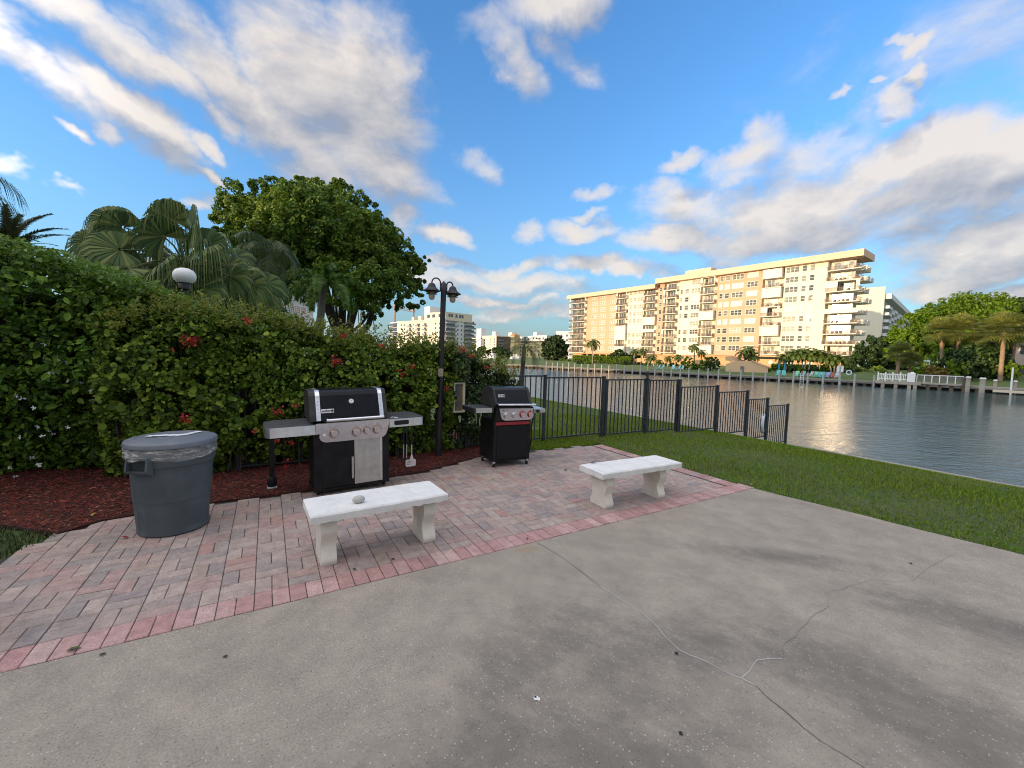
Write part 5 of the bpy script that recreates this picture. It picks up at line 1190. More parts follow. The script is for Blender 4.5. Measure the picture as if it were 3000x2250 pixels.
SH = 56.3; SE = 101.0
bays = [(6.4,16.5,'c'),(22.1,35.5,'p'),(41.0,48.7,'c'),(54.5,SH,'p'),(SH,57.0,'p'),(62.9,69.8,'c'),(75.5,91.2,'p')]
stacks = [(16.5,22.1),(35.5,41.0),(48.7,54.5),(57.0,62.9),(69.8,75.5)]
for a, b, c in bays:
    top = 28.5 if b <= SH else 26.9
    MB().box(a,b,-7.5,0,3.3,top).build('wall', cream_w if c == 'c' else peach_w, BC)
for a, b in stacks: MB().box(a,b,-7.5,-.9,3.3,28.5 if b <= SH else 26.9).build('wall', cream_w, BC)
MB().box(1.6,6.4,-7.5,-1.3,3.3,28.5).build('wall', cream_w, BC); MB().box(91.2,97.0,-7.5,-1.3,3.3,26.9).build('wall', cream_w, BC)
MB().box(-1.2,57.4,-8.2,1.6,28.5,30.2).build('cornice', cornice_m, BC); MB().box(57.4,102.2,-8.2,1.5,26.9,28.45).build('cornice', cornice_m, BC)
MB().box(39,48,-6.5,-2,30.25,32.1).box(36.8,38.4,-6,-3.5,30.25,31.4).build('roof_house', cornice_m, BC)
MB().box(1.6,62,-7.4,-.6,0,3.3).box(62,97,-7.4,-5,0,3.3).build('base_wall', base_or, BC)
# parking level openings at the far end, low wall and posts
gl = MB().box(62,98.5,-.6,-.2,0,1.5).box(62,98.5,-.6,-.2,2.85,3.3).box(93.5,98.5,-.6,-.2,1.5,2.85)
for s in (62.2,66,70.5,75,79.5,83,86.5,90): gl.box(s,s+.6,-.58,-.22,1.5,2.85)
gl.build('garage_wall', base_or, BC); MB().box(62.8,97,-4.99,-4.9,1.0,3.29).build('garage_opening', dark_m, BC)  # near-black sheet stands in for the shade inside the parking level
MB().box(15.5,23,-.58,-.5,1.9,3.1).build('garage_opening', dark_m, BC)  # dark sheet on the wall in place of a shaded opening
pw = MB().box(4.0,26.0,3.4,3.9,-.3,2.45).build('pool_wall', base_or, BC)
for s in (7.5,9.0,12.5,17.0): MB().lathe([(.55,0),(.55,.06),(.0001,.07)], (s,3.9,1.55), 18, 'Y').build('round_ornament', white_p, pw)
MB().box(38,62,3.0,3.5,-.3,1.7).build('terrace_wall', base_or, BC); MB().box(26,30.5,-.58,-.4,1.5,2.9).build('window_band', glass_d, BC)
for s in (43.5,46.0,58.5,60): MB().box(s,s+1.7,-.59,-.45,.3,2.9).build('patio_door', glass_d, BC)
# windows: shared meshes for the three widths, each window an object
WT = {}
def wtype(w, h, cols):
    key = (round(w,2), cols)
    if key in WT: return WT[key]
    f = MB(); t = .09
    f.box(-w/2-.10,w/2+.10,.003,.05,-.10,0).box(-w/2-.10,w/2+.10,.003,.05,h,h+.10).box(-w/2-.10,-w/2,.003,.05,0,h).box(w/2,w/2+.10,.003,.05,0,h)
    for i in range(1, cols): x = -w/2+w*i/cols; f.box(x-.07,x+.07,.003,.045,0,h)
    for i in range(cols): f.box(-w/2+w*i/cols+.07,-w/2+w*(i+1)/cols-.07,.003,.035,h*.5-.04,h*.5+.04)
    g = MB().quad((-w/2,.012,0),(w/2,.012,0),(w/2,.012,h),(-w/2,.012,h))
    s = MB().box(-w/2-.1,w/2+.1,.003,.07,-.08,h+.08)
    def me(mb, mt):
        o_ = mb.build('tmp', mt); d_ = o_.data; bpy.data.objects.remove(o_); return d_
    WT[key] = (me(f, frame_c), me(g, glass_w), me(s, shut_m)); return WT[key]
def put(name, me, par, loc, rot=0):
    o_ = bpy.data.objects.new(name, me); COL.objects.link(o_); o_.parent = par; o_.location = loc; o_.rotation_euler = (0,0,rot); return o_
random.seed(14)
cols_hi = [(2293,2329,3),(2340,2352,1),(2362.5,2375,1),(2102.8,2111.6,1),(2117.7,2130,1),(2138.7,2170,3),(2182,2211.7,3),(1989,1995,1),(2003,2013,1),(2021.6,2045,3)]
shut_rows = {3:{7,5,3},4:{7,5,3},5:{7,5,3},6:{8,6,3,1},7:{8,3},8:{8,3},9:{6},0:{4},1:{4},2:{4}}
for ci, (a, b, n_) in enumerate(cols_hi):
    s0, s1 = sx(b), sx(a)
    for k in range(9):
        fr_, gl_, sh_ = wtype(s1-s0, 1.45, n_); p = ((s0+s1)/2, .0, Zh[k]+1.0)
        if k in shut_rows.get(ci, ()): put('shutter', sh_, BC, p)
        else: w_ = put('window', fr_, BC, p); put('pane', gl_, w_, (0,0,0))
s0 = sx(1932); fr_, gl_, sh_ = wtype(.95, 1.45, 1)
for k in range(9): w_ = put('window', fr_, BC, (s0,0,Zl[k]+1.0)); put('pane', gl_, w_, (0,0,0))
fm = MB(); gm = MB(); sm_ = MB()
for ci, (a, b, n_) in enumerate([(1842,1848.6,1),(1854,1861,1),(1866,1884,3),(1787,1803,3),(1757,1773,3),(1733.4,1748.6,3)]):
    s0, s1 = sx(b), sx(a)
    for k in range(9):
        fr_, gl_, sh_ = wtype(s1-s0, 1.45, n_); c = Vector(((s0+s1)/2,0,Zl[k]+1.0))
        if ci < 3 and k == 3: sm_.add([v.co+c for v in sh_.vertices], [tuple(p.vertices) for p in sh_.polygons]); continue
        fm.add([v.co+c for v in fr_.vertices], [tuple(p.vertices) for p in fr_.polygons]); gm.add([v.co+c for v in gl_.vertices], [tuple(p.vertices) for p in gl_.polygons])
w_ = tag(fm.build('windows', frame_c, BC), kind='stuff'); gm.build('panes', glass_w, w_); tag(sm_.build('shutters', shut_m, BC), kind='stuff')
# balconies
def balcony(a, b, z, style, y1=1.15, y0=-.9, wrap=0):
    bal = MB().box(a,b,y0,y1,z-.14,z+.06).build('balcony', white_p, BC); H = 2.5
    if style == 'closed':
        MB().box(a+.05,b-.05,y1-.14,y1-.02,z+.061,z+H).box(a+.05,a+.15,y0,y1-.141,z+.061,z+H).box(b-.15,b-.05,y0,y1-.141,z+.061,z+H).build('shutter', shut_m, bal); return
    gw = (b-a)
    MB().box(a+gw*.25,b-gw*.12,y0+.01,y0+.05,z+.07,z+2.3).build('glass_door', glass_d, bal)
    fr = MB()
    for i in range(4): s = a+gw*.25+(gw*.63)*i/3; fr.box(s-.06,s+.06,y0+.051,y0+.09,z+.07,z+2.3)
    fr.box(a+gw*.25-.06,b-gw*.12+.06,y0+.051,y0+.095,z+2.3,z+2.4)
    fr.build('door_frame', frame_c, bal)
    rl = MB()
    if style == 'solid': rl.box(a+.02,b-.02,y1-.10,y1-.02,z+.061,z+1.0)
    else:
        rl.box(a+.02,b-.02,y1-.07,y1-.02,z+.95,z+1.02).box(a+.02,a+.07,y0+.1,y1-.071,z+.95,z+1.02).box(b-.07,b-.02,y0+.1,y1-.071,z+.95,z+1.02)
        n_ = int(gw/.22)
        for i in range(n_): s = a+.1+(gw-.2)*i/(n_-1); rl.box(s-.035,s+.035,y1-.06,y1-.03,z+.061,z+.949)
        for s in (a+.03,b-.06):
            for j in range(6): yy = y0+.3+j*(y1-y0-.4)/6; rl.box(s,s+.03,yy,yy+.07,z+.061,z+.949)
    rl.build('railing', white_p if style == 'solid' else rail_m, bal)
    if style in ('half','framed'):
        pm = MB()
        if style == 'half': pm.box(a+gw*.64,b-.05,y1-.13,y1-.11,z+.061,z+H).box(a+.05,a+gw*.12,y1-.13,y1-.11,z+.061,z+H)
        else: pm.box(a+.05,a+.45,y1-.13,y1-.11,z+.061,z+H).box(b-.75,b-.05,y1-.13,y1-.11,z+.061,z+H)
        pm.box(a+.05,b-.05,y1-.13,y1-.11,z+H,z+H+.12); pm.build('screen', shut_m, bal)
    fu = MB()                                     # chairs and pots standing behind the rail
    for i in range(int(gw/1.1)):
        if random.random() < .6: s = a+.5+i*1.0+random.uniform(-.2,.2); fu.box(s,s+.42,y0+.5,y0+.95,z+.061,z+.45).box(s,s+.42,y0+.4,y0+.46,z+.451,z+.95)
    if fu.v: fu.build('patio_chair', rail_m, bal)
ST = [['open','open','closed','open','half','open','closed','open','closed'],['closed','open','open','open','closed','open','open','open','framed'],['open','open','framed','open','open','open','framed','framed','open'],
      ['open','open','open','solid','closed','open','open','open','open'],['closed','framed','closed','closed','framed','open','framed','open','framed']]
for (a, b), row in zip(stacks, ST):
    for k in range(9): balcony(a+.25, b-.35, (Zh if b <= SH else Zl)[k], row[k], .95 if b > SH else 1.2)
for k in range(9):                                # near corner: deep wrap-round balconies
    st = ['framed','open','open','open','solid','open','half','open','open'][k]; balcony(-.9, 6.3, Zh[k], st, 1.3, -1.3)
    balcony(91.3, 100.8, Zl[k], ['framed','open','framed','open','open','open','framed','framed','framed'][k], 1.1, -1.3)
for k in range(9):                                # end wall: boxed balconies stepping out
    for y0 in ((-4.6,-2.4),(-7.6,-5.4)):
        o_ = MB().box(-1.5 if k % 2 else -.8,1.59,y0[0],y0[1],Zh[k]-.14,Zh[k]+.06).box(-1.5 if k % 2 else -.8,-.7 if k % 2 == 0 else -1.4,y0[0],y0[1],Zh[k]+.0601,Zh[k]+1.0).box(-1.29,1.58,y0[1]-.1,y0[1],Zh[k]+.0601,Zh[k]+1.0).build('balcony', white_p, BC)
MB().box(-.9,-.4,-.6,-.1,0,3.7).box(99.8,100.3,-1.2,-.7,3.4,26.9).build('column', white_p, BC)
# ramped stucco cabana by the dock
q, a = shore_hit(2155, 13); CA = thing('cabana', (q[0],q[1],gz_far(*q)), 'low peach cabana with sloping parapet behind the far dock', 'cabana', rz=math.atan2(-(q[0]-CAM[0]), q[1]-CAM[1])+R(0))
dd = math.hypot(q[0]-CAM[0], q[1]-CAM[1]); kx = dd/F0*.93
def cx(px): return (px-2155)*kx*1.06
def cz(py): return (1094-py)*kx
MB().prism([(cx(2104),-.6),(cx(2104),cz(1074)),(cx(2125),cz(1064)),(cx(2163),cz(1063)),(cx(2200),cz(1079)),(cx(2200),-.6)], 0, 4, 'XZ').build('wall', M('cabana_peach', (.62,.42,.25), .85), CA)
MB().prism([(cx(2163),cz(1063)+.01),(cx(2202),cz(1079)+.01),(cx(2202),cz(1079)+.2),(cx(2163),cz(1063)+.2)], -.25, 4.2, 'XZ').build('coping', cornice_m, CA)
MB().box(cx(2138),cx(2147),-.04,-.003,0,cz(1078)).build('door', M('door_grey', (.15,.15,.16), .6), CA)
MB().prism([(cx(2100),cz(1064)),(cx(2100),cz(1052)),(cx(2118),cz(1050)),(cx(2150),cz(1063.5))], 4.1, 8, 'XZ').build('ramp_wall', M('cabana_peach', (.62,.42,.25)), CA)
# garden furniture on the far lawn
def chair_mesh(): return MB().prism([(-.3,.30),(.35,.22),(.35,.28),(-.3,.36)], -.28, .28, 'XZ').prism([(-.3,.30),(-.62,1.05),(-.56,1.07),(-.24,.33)], -.30, .30, 'XZ').box(-.35,.42,-.36,-.28,.50,.55).box(-.35,.42,.28,.36,.50,.55).box(.28,.36,-.34,-.28,0,.4999).box(.28,.36,.28,.34,0,.4999).box(-.40,-.32,-.34,-.28,0,.4999).box(-.40,-.32,.28,.34,0,.4999)
CC = {'teal':(.10,.42,.42),'green':(.22,.50,.30),'red':(.45,.05,.06),'blue':(.20,.28,.45),'grey':(.45,.45,.45),'pale':(.30,.52,.54),'maroon':(.32,.06,.08)}
protos = {}
for i, (px, c, lab) in enumerate([(2271,'teal','teal adirondack chair under the left blue umbrella'),(2288,'teal','teal adirondack chair under the right blue umbrella'),(2328,'green','light green garden chair left of the ladder'),(2344,'teal','teal garden chair just left of the maroon chair'),(2353,'maroon','maroon garden chair behind the dock ladder'),(2372,'grey','grey garden chair right of the maroon chair'),(2388,'green','bright green garden chair among the leaning palm trunks'),(2401,'teal','teal garden chair right of the bright green chair'),(2414,'teal','teal garden chair in front of the round shrub'),(2428,'blue','dusty blue garden chair left of the red chair'),(2441,'red','red garden chair under the rightmost palms'),(2452,'grey','grey garden chair right of the red chair'),
    (1890,'pale','pale blue lounge chair at the left end of its row by the orange wall'),(1903,'pale','pale blue lounge chair second in the row by the orange wall'),(1916,'pale','pale blue lounge chair third in the row by the orange wall'),(1930,'pale','pale blue lounge chair fourth in the row by the orange wall'),(1941,'pale','pale blue lounge chair at the right end of the row by the orange wall')]):
    q, a = shore_hit(px, 5.0 if px > 2000 else 9)
    if c not in protos: o_ = chair_mesh().build('garden_chair', M('chair_'+c, CC[c], .6)); protos[c] = o_
    else: o_ = protos[c].copy(); COL.objects.link(o_)
    o_.location = (q[0],q[1],gz_far(*q)); o_.rotation_euler = (0,0,math.pi+random.uniform(-.5,.5)); tag(o_, lab, 'garden chair', 'coloured chairs on the far lawn')
for px, lab in ((2269,'closed blue umbrella left of its twin on the far lawn'),(2287,'closed blue umbrella right of its twin on the far lawn')):
    q, a = shore_hit(px, 7); u_ = thing('garden_umbrella', (q[0],q[1],gz_far(*q)), lab, 'umbrella', 'closed umbrellas on the far lawn')
    MB().tube([(0,0,0),(0,0,1.0)], .03, 6).build('pole', post_m, u_); MB().tube([(0,0,.8),(0,0,1.2),(0,0,2.2),(0,0,2.6)], [.22,.20,.12,.02], 8).build('canopy', M('umbrella_blue', (.03,.20,.32), .8), u_, True)

# ------------------------------------------------------------------ far planting
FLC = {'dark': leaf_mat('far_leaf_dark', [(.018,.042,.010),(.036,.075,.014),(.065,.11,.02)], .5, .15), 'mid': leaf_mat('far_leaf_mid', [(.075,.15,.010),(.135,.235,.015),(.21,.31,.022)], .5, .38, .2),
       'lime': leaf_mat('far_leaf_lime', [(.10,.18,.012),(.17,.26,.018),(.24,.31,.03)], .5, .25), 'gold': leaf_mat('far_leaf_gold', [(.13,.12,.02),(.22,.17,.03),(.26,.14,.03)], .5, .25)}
def far_tree(name, px, py, D, lobes, mat, lab, cat='tree', ncl=260, per=26, leaf=.55, tr=.3, seed=1, group=None, fill=.25):
    q = view_pt(px, py, D); g_ = gz_far(q.x, q.y); t = thing(name, (q.x,q.y,g_), lab, cat, group)
    crown('crown', t, lobes, ncl, per, leaf, mat, D, seed, fill); cz_ = view_pt(lobes[0][0], lobes[0][1], D).z-g_
    if tr:
        tb_ = MB(); m_ = max(l[1]+l[2] for l in lobes)
        tb_.tube([(0,0,-.3),(.1,.1,cz_*.5),(.2,0,cz_)], [tr,tr*.75,tr*.4], 8)
        for l in lobes[1:5]: tb_.tube([(.05,.05,cz_*.35), view_pt(l[0],l[1],D,l[3])-t.location], [tr*.5,tr*.15], 6)
        tb_.build('trunk', bark_dark, t, True)
    return t
far_tree('raintree', 2790, 1085, 112, [(2790,990,50,4),(2690,985,42,2),(2735,965,46,2),(2655,1012,32,0),(2780,950,48,5),(2840,940,50,6),(2895,942,48,5),(2940,962,42,3),(2705,1025,40,0),(2850,995,50,6),(2900,1000,45,6),(2955,1000,35,4),(2660,1040,24,1)], FLC['mid'], 'wide flat topped green tree behind the sabal palms on the right of the far shore', ncl=1400, per=44, leaf=.46, tr=.6, seed=3)
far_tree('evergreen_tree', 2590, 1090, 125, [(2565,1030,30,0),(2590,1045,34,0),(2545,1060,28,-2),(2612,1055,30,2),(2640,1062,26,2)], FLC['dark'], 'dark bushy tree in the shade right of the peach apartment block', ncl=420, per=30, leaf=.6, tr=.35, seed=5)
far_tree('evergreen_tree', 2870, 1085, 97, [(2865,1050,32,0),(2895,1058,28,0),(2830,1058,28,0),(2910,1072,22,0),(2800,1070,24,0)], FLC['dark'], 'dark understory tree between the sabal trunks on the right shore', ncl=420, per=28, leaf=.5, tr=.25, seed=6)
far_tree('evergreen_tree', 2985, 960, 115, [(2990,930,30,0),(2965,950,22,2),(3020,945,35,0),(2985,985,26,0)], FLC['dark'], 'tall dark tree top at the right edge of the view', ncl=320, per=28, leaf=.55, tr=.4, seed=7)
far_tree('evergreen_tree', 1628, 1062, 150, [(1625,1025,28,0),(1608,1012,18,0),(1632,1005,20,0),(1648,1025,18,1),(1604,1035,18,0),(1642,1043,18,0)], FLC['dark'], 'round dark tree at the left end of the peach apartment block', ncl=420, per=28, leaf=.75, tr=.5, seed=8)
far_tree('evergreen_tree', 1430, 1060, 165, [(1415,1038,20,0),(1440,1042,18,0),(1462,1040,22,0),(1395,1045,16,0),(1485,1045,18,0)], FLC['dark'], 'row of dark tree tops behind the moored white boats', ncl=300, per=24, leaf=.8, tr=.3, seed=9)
far_tree('courtyard_tree', 1812, 1072, 122, [(1812,1042,15,0),(1800,1045,12,0),(1826,1046,12,0)], FLC['dark'], 'small umbrella shaped tree with pale trunks before the garage openings', ncl=150, per=22, leaf=.5, tr=.15, seed=10)
for px, py, r, D, mt, lab, sd in ((1650,1057,7,135,'lime','small lime topiary ball left of the clipped hedge',11),(1668,1059,6,133,'mid','second small topiary ball left of the clipped hedge',12),(1780,1060,10,124,'mid','clipped dome shrub rising above the long hedge',13),(2015,1064,16,100,'mid','big round shrub below the terrace, left of the tall palm',14),(2068,1066,14,98,'mid','round shrub left of the peach cabana',15),(2088,1066,16,97,'dark','dark round shrub touching the peach cabana',16),
    (2425,1080,10,104,'mid','round shrub under the orange pool wall',17),(2722,1090,14,90,'gold','golden croton shrub behind the glass railing',18),(2752,1096,12,89,'gold','orange croton shrub right of the golden one',19),(2690,1092,12,90,'mid','green shrub left of the golden croton',20),(2790,1085,18,91,'mid','tall loose shrub right of the crotons',21),(2825,1085,18,92,'dark','dark shrub at the left edge of the sloping lawn',22),(2905,1080,18,96,'dark','dark shrub left of the tall sabal trunk',23),(2960,1085,15,95,'mid','shrub right of the tall sabal trunk',24),(2520,1094,14,104,'lime','low lime shrub right of the white sign board',25),(2575,1092,14,100,'lime','low lime hedge shrub above the white picket fence',26),(1870,1068,10,120,'dark','dark shrub at the orange wall corner',27),(2195,1072,14,100,'dark','bushy shrub at the foot of the palm clump',28)):
    far_tree('shrub', px, py+r, D, [(px,py,r,0),(px-r*.5,py+r*.3,r*.7,0),(px+r*.5,py+r*.3,r*.7,0)], FLC[mt], lab, 'shrub', 60, 26, .34, .06, sd)
def far_hedge(pa, pb, D0, D1, h, lab, mt, off):
    a, b = view_pt(pa, 1070, D0), view_pt(pb, 1070, D1); n_ = int((b-a).length*260); e = (b-a).xy.normalized(); o_ = thing('clipped_hedge', ((a.x+b.x)/2,(a.y+b.y)/2,gz_far((a.x+b.x)/2,(a.y+b.y)/2)), lab, 'hedge'); c = o_.location
    t = rng.random(n_); ht = rng.random(n_)**.7*h; dp = rng.normal(0,.5,n_); P = np.stack([a.x+(b.x-a.x)*t+dp*e.y, a.y+(b.y-a.y)*t-dp*e.x, ht+c.z],1)-np.array(c)
    leaves('foliage', P, rng.normal(0,.5,(n_,3))+np.array([-1,-.2,.7]), rng.uniform(.25,.45,n_), FLC[mt], o_); A_, B_ = a-c, b-c; A_.z = B_.z = h*.45; MB().bar(A_, B_, .5, h*.85).build('inner_branches', twig_shade, o_)  # bar core blocks light, inner shade held in its colour
far_hedge(1680,1852,131,118,2.1,'long clipped green hedge under the garage openings','mid',0)
far_hedge(2262,2470,108,104,1.5,'low clipped hedge along the foot of the orange pool wall','mid',0)
far_hedge(2470,2530,103,103,1.3,'short clipped hedge right of the orange pool wall','lime',0)
PLF = leaf_mat('far_palm_leaf', [(.035,.075,.014),(.065,.12,.02),(.11,.17,.03),(.17,.19,.045)], .5, .25, .3)
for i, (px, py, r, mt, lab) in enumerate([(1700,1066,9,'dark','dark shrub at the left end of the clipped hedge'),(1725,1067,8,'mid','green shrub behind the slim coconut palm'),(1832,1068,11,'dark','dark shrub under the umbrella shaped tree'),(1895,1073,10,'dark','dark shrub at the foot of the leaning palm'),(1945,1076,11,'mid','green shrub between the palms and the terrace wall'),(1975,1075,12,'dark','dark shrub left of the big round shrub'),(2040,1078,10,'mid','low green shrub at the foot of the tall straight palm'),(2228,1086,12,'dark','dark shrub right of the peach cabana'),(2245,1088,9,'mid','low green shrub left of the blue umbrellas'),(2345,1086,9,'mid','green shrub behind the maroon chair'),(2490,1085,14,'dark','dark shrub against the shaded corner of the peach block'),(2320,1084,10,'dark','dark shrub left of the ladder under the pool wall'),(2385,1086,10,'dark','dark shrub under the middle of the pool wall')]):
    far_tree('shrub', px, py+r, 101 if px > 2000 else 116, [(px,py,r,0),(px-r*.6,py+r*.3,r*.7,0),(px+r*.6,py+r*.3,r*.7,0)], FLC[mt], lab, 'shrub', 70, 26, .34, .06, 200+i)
PROT = {}
def far_palm(px, py, cxp, cyp, D, rpx, lab, seed, kind='pinnate', group=None, tone=None):
    q = view_pt(px, py, D); g_ = gz_far(q.x, q.y); c = view_pt(cxp, cyp, D); r = rpx*D/F0; h = c.z-g_; lean = (c.x-q.x, c.y-q.y)
    tm = {'w': M('palm_trunk_pale', (.42,.37,.30), .85, col2=(.30,.26,.21), nscale=2), 'b': M('palm_trunk_tan', (.30,.20,.12), .9, col2=(.22,.15,.10), nscale=3)}[tone or 'w']
    if kind == 'pinnate': return pinnate('palm', (q.x,q.y,g_), h, lab, seed, 17, r*1.2, r*.42, r*.10, .14 if tone != 'b' else .2, .10, lean, .9, 13, leaf=PLF, tm=tm, bend=1.75, group=group)
    t = thing('sabal_palm', (q.x,q.y,g_), lab, 'palm', group); random.seed(seed); mb = MB(); top = Vector((lean[0],lean[1],h))
    for i in range(56):
        a = i*2.39996+random.uniform(-.3,.3); e = -.7+2.3*((i+.5)/56)+random.uniform(-.2,.2); v = Vector((math.cos(a)*math.cos(e), math.sin(a)*math.cos(e), math.sin(e))); fan(mb, top+v*r*random.uniform(.28,.46), (v+Vector((0,0,-.10))), (Vector((0,0,1))+v*.4), r*.62, 19, 220, .036, .45, .16)
    mb.build('fronds', PLS, t); palm_trunk([(0,0,-.3),(lean[0]*.5,lean[1]*.4,h*.5),tuple(top)], .27, .23).build('trunk', M('palm_trunk_tan', (.30,.20,.12)), t, True)
    return t
far_palm(1735,1071,1736,1005,122,24,'tall slim coconut palm in front of the peach end of the block',41)
far_palm(1857,1073,1859,1030,120,15,'palm left of its neighbour at the corner of the garage wall',42); far_palm(1877,1074,1880,1028,119,17,'palm right of its neighbour at the corner of the garage wall',43)
for i, (a, b, c, d, r, lab) in enumerate([(1898,1080,1900,1052,13,'leaning palm at the left end of the row before the orange terrace wall'),(1915,1080,1912,1045,14,'dark palm second in the row before the orange terrace wall'),(1925,1081,1929,1058,12,'short palm in the middle of the row before the orange terrace wall'),(1955,1081,1958,1050,14,'palm fourth in the row before the orange terrace wall'),(1976,1082,1984,1046,15,'palm at the right end of the row before the orange terrace wall')]): far_palm(a,b,c,d,112,r,lab,50+i,group='palms before the terrace wall')
far_palm(2033,1085,2034,1015,104,17,'tall straight palm beside the terrace of the peach block',44,tone='b'); far_palm(2052,1086,2056,1032,103,15,'shorter palm just right of the tall straight palm',45)
for i, (a, b, c, d, r, lab) in enumerate([(2183,1086,2178,1034,20,'left palm of the clump beside the cabana'),(2192,1086,2195,1026,21,'middle palm of the clump beside the cabana'),(2200,1086,2208,1040,18,'right palm of the clump beside the cabana')]): far_palm(a,b,c,d,99,r,lab,60+i,group='palm clump beside the cabana')
ML = [(2303,1098,2297,1050,16),(2314,1096,2309,1040,17),(2316,1096,2328,1036,18),(2352,1097,2344,1036,17),(2357,1098,2360,1032,18),(2368,1099,2378,1038,17),(2396,1099,2390,1036,17),(2399,1099,2404,1040,17),(2436,1102,2422,1046,16),(2443,1103,2446,1050,16),(2448,1102,2464,1052,15)]
LABS = ['leftmost leaning palm of the line before the orange pool wall','second palm from the left in the line before the pool wall','third palm from the left, leaning right, before the pool wall','fourth palm in the line before the pool wall, leaning left','tallest palm in the middle of the line before the pool wall','sixth palm in the line before the pool wall, leaning right','seventh palm in the line, leaning left over the teal chairs','eighth palm in the line, sharing a foot with the seventh','ninth palm in the line before the pool wall, leaning left','tenth palm in the line before the pool wall, behind the red chair','last palm at the right end of the line before the pool wall']
for i, (a, b, c, d, r) in enumerate(ML): far_palm(a,b,c,d,103,r*1.25,LABS[i],70+i,group='palms before the pool wall')
for i, (a, b, c, d, D, r, lab) in enumerate([(2763,1058,2758,972,97,44,'left sabal palm of the tall pair before the flat topped tree'),(2800,1052,2815,972,98,48,'right sabal palm of the tall pair before the flat topped tree'),(2932,1096,2942,972,94,52,'tall sabal palm standing on the sloping lawn at right'),(2903,1050,2900,985,101,30,'smaller sabal palm behind the tall one on the lawn'),(2966,1040,2975,985,100,36,'sabal palm at the far right, close to the pale house'),(2627,1103,2637,1034,92,34,'leaning sabal palm above the white picket fence'),(2661,1095,2672,1062,93,30,'short dark sabal palm right of the leaning one')]): far_palm(a,b,c,d,D,r,lab,90+i,'sabal',None,'b')
# ------------------------------------------------------------------ docks and railings on the right
deckm = M('dock_concrete', (.36,.31,.25), .85, col2=(.26,.22,.18), nscale=1.4); vinyl = M('vinyl_white', (.74,.73,.70), .5)
def span(pa, pb, off): a, _ = shore_hit(pa, off); b, _ = shore_hit(pb, off); return Vector((a[0],a[1],0)), Vector((b[0],b[1],0))
a, b = span(2572, 2684, -.6); L_ = (b-a).length; PF = thing('picket_fence', (a.x,a.y,-.62), 'white picket fence on a concrete dock at the right of the far shore', 'fence', None, math.atan2(b.y-a.y, b.x-a.x))
pk = MB()
for i in range(int(L_*.80/.17)): pk.box(i*.17,i*.17+.08,-.02,.02,.12,1.1)
pk.build('pickets', vinyl, PF); MB().box(0,L_*.80,-.05,-.021,.25,.35).box(0,L_*.80,-.05,-.021,.9,1.0).build('rail', vinyl, PF)
for t in (0,.20,.40,.60,.80): MB().box(t*L_-.08,t*L_+.08,-.1,.1,.0,1.3).build('post', vinyl, PF)
CBk = thing('concrete_dock', (a.x,a.y,-1.6), 'pale concrete dock platform carrying the white picket fence', 'dock', None, PF.rotation_euler.z)
MB().box(-.3,L_+.6,-.35,2.2,.55,.975).build('deck', deckm, CBk)
for s in (.6,L_*.5,L_*.85,L_): MB().box(s-.2,s+.2,-.28,.1,-.8,.549).build('pile', deckm, CBk)
UB = MB().rbox(L_*.82,L_*.99,-.1,1.0,.98,2.25,.06).box(L_*.86,L_*.95,.2,.8,2.2501,2.4).build('utility_box', vinyl); UB.location = (a.x,a.y,-1.6); UB.rotation_euler = PF.rotation_euler; tag(UB, 'white boxy utility cabinet at the right end of the white picket fence', 'utility box')
a, b = span(2688, 2826, .2); L_ = (b-a).length; GRl = thing('dock_railing', (a.x,a.y,-.62), 'low white dock railing with clear panels, right of the picket fence', 'railing', None, math.atan2(b.y-a.y, b.x-a.x))
MB().box(0,L_,-.06,.06,.98,1.08).build('rail', vinyl, GRl)
for i in range(7): MB().box(i*L_/6-.05,i*L_/6+.05,-.05,.05,0,.9799).build('post', vinyl, GRl)
for i in range(6): MB().box(i*L_/6+.051,(i+1)*L_/6-.051,-.008,.008,.12,.95).build('panel', M('railing_glass', (.30,.30,.26), .1, alpha=.35), GRl)
DW = thing('timber_dock', (a.x,a.y,-1.6), 'timber dock walkway below the clear panelled railing', 'dock', None, GRl.rotation_euler.z)
MB().box(0,L_,-.3,1.6,.72,.95).build('deck', deckm, DW)
for i in range(4): MB().box(1+i*L_/4,1.4+i*L_/4,-.2,.2,-.8,.7199).build('pile', pile_m, DW)
for px, off, h, w_, mt, lab in ((2828,-.3,1.75,.34,pile_m,'thick black dock pile at the right end of the clear railing'),(2840,-.5,1.9,.42,deckm,'square tan dock pile with a pale cap beside the black pile'),(2884,-2.6,1.85,.50,deckm,'square tan dock pile standing furthest out in the water'),(2919,1.0,1.6,.30,deckm,'slim tan dock pile left of the leaning white pole'),(2979,.6,1.6,.28,deckm,'slim tan dock pile behind the leaning white pole')):
    q, an_ = shore_hit(px, off); t = thing('dock_pile', (q[0],q[1],-1.6), lab, 'dock pile', None, an_); MB().box(-w_/2,w_/2,-w_/2,w_/2,-1,h).build('shaft', mt, t); MB().rbox(-w_/2-.04,w_/2+.04,-w_/2-.04,w_/2+.04,h+.001,h+.16,.07).build('cap', vinyl if mt is deckm else mt, t)
q, _ = shore_hit(2968, -.2); o_ = MB().tube([(0,0,-.6),(.35,.10,3.4)], [.11,.09], 8).build('boat_pole', vinyl); o_.location = (q[0],q[1],-1.6); tag(o_, 'leaning white pole at the boat slip on the far right', 'pole')
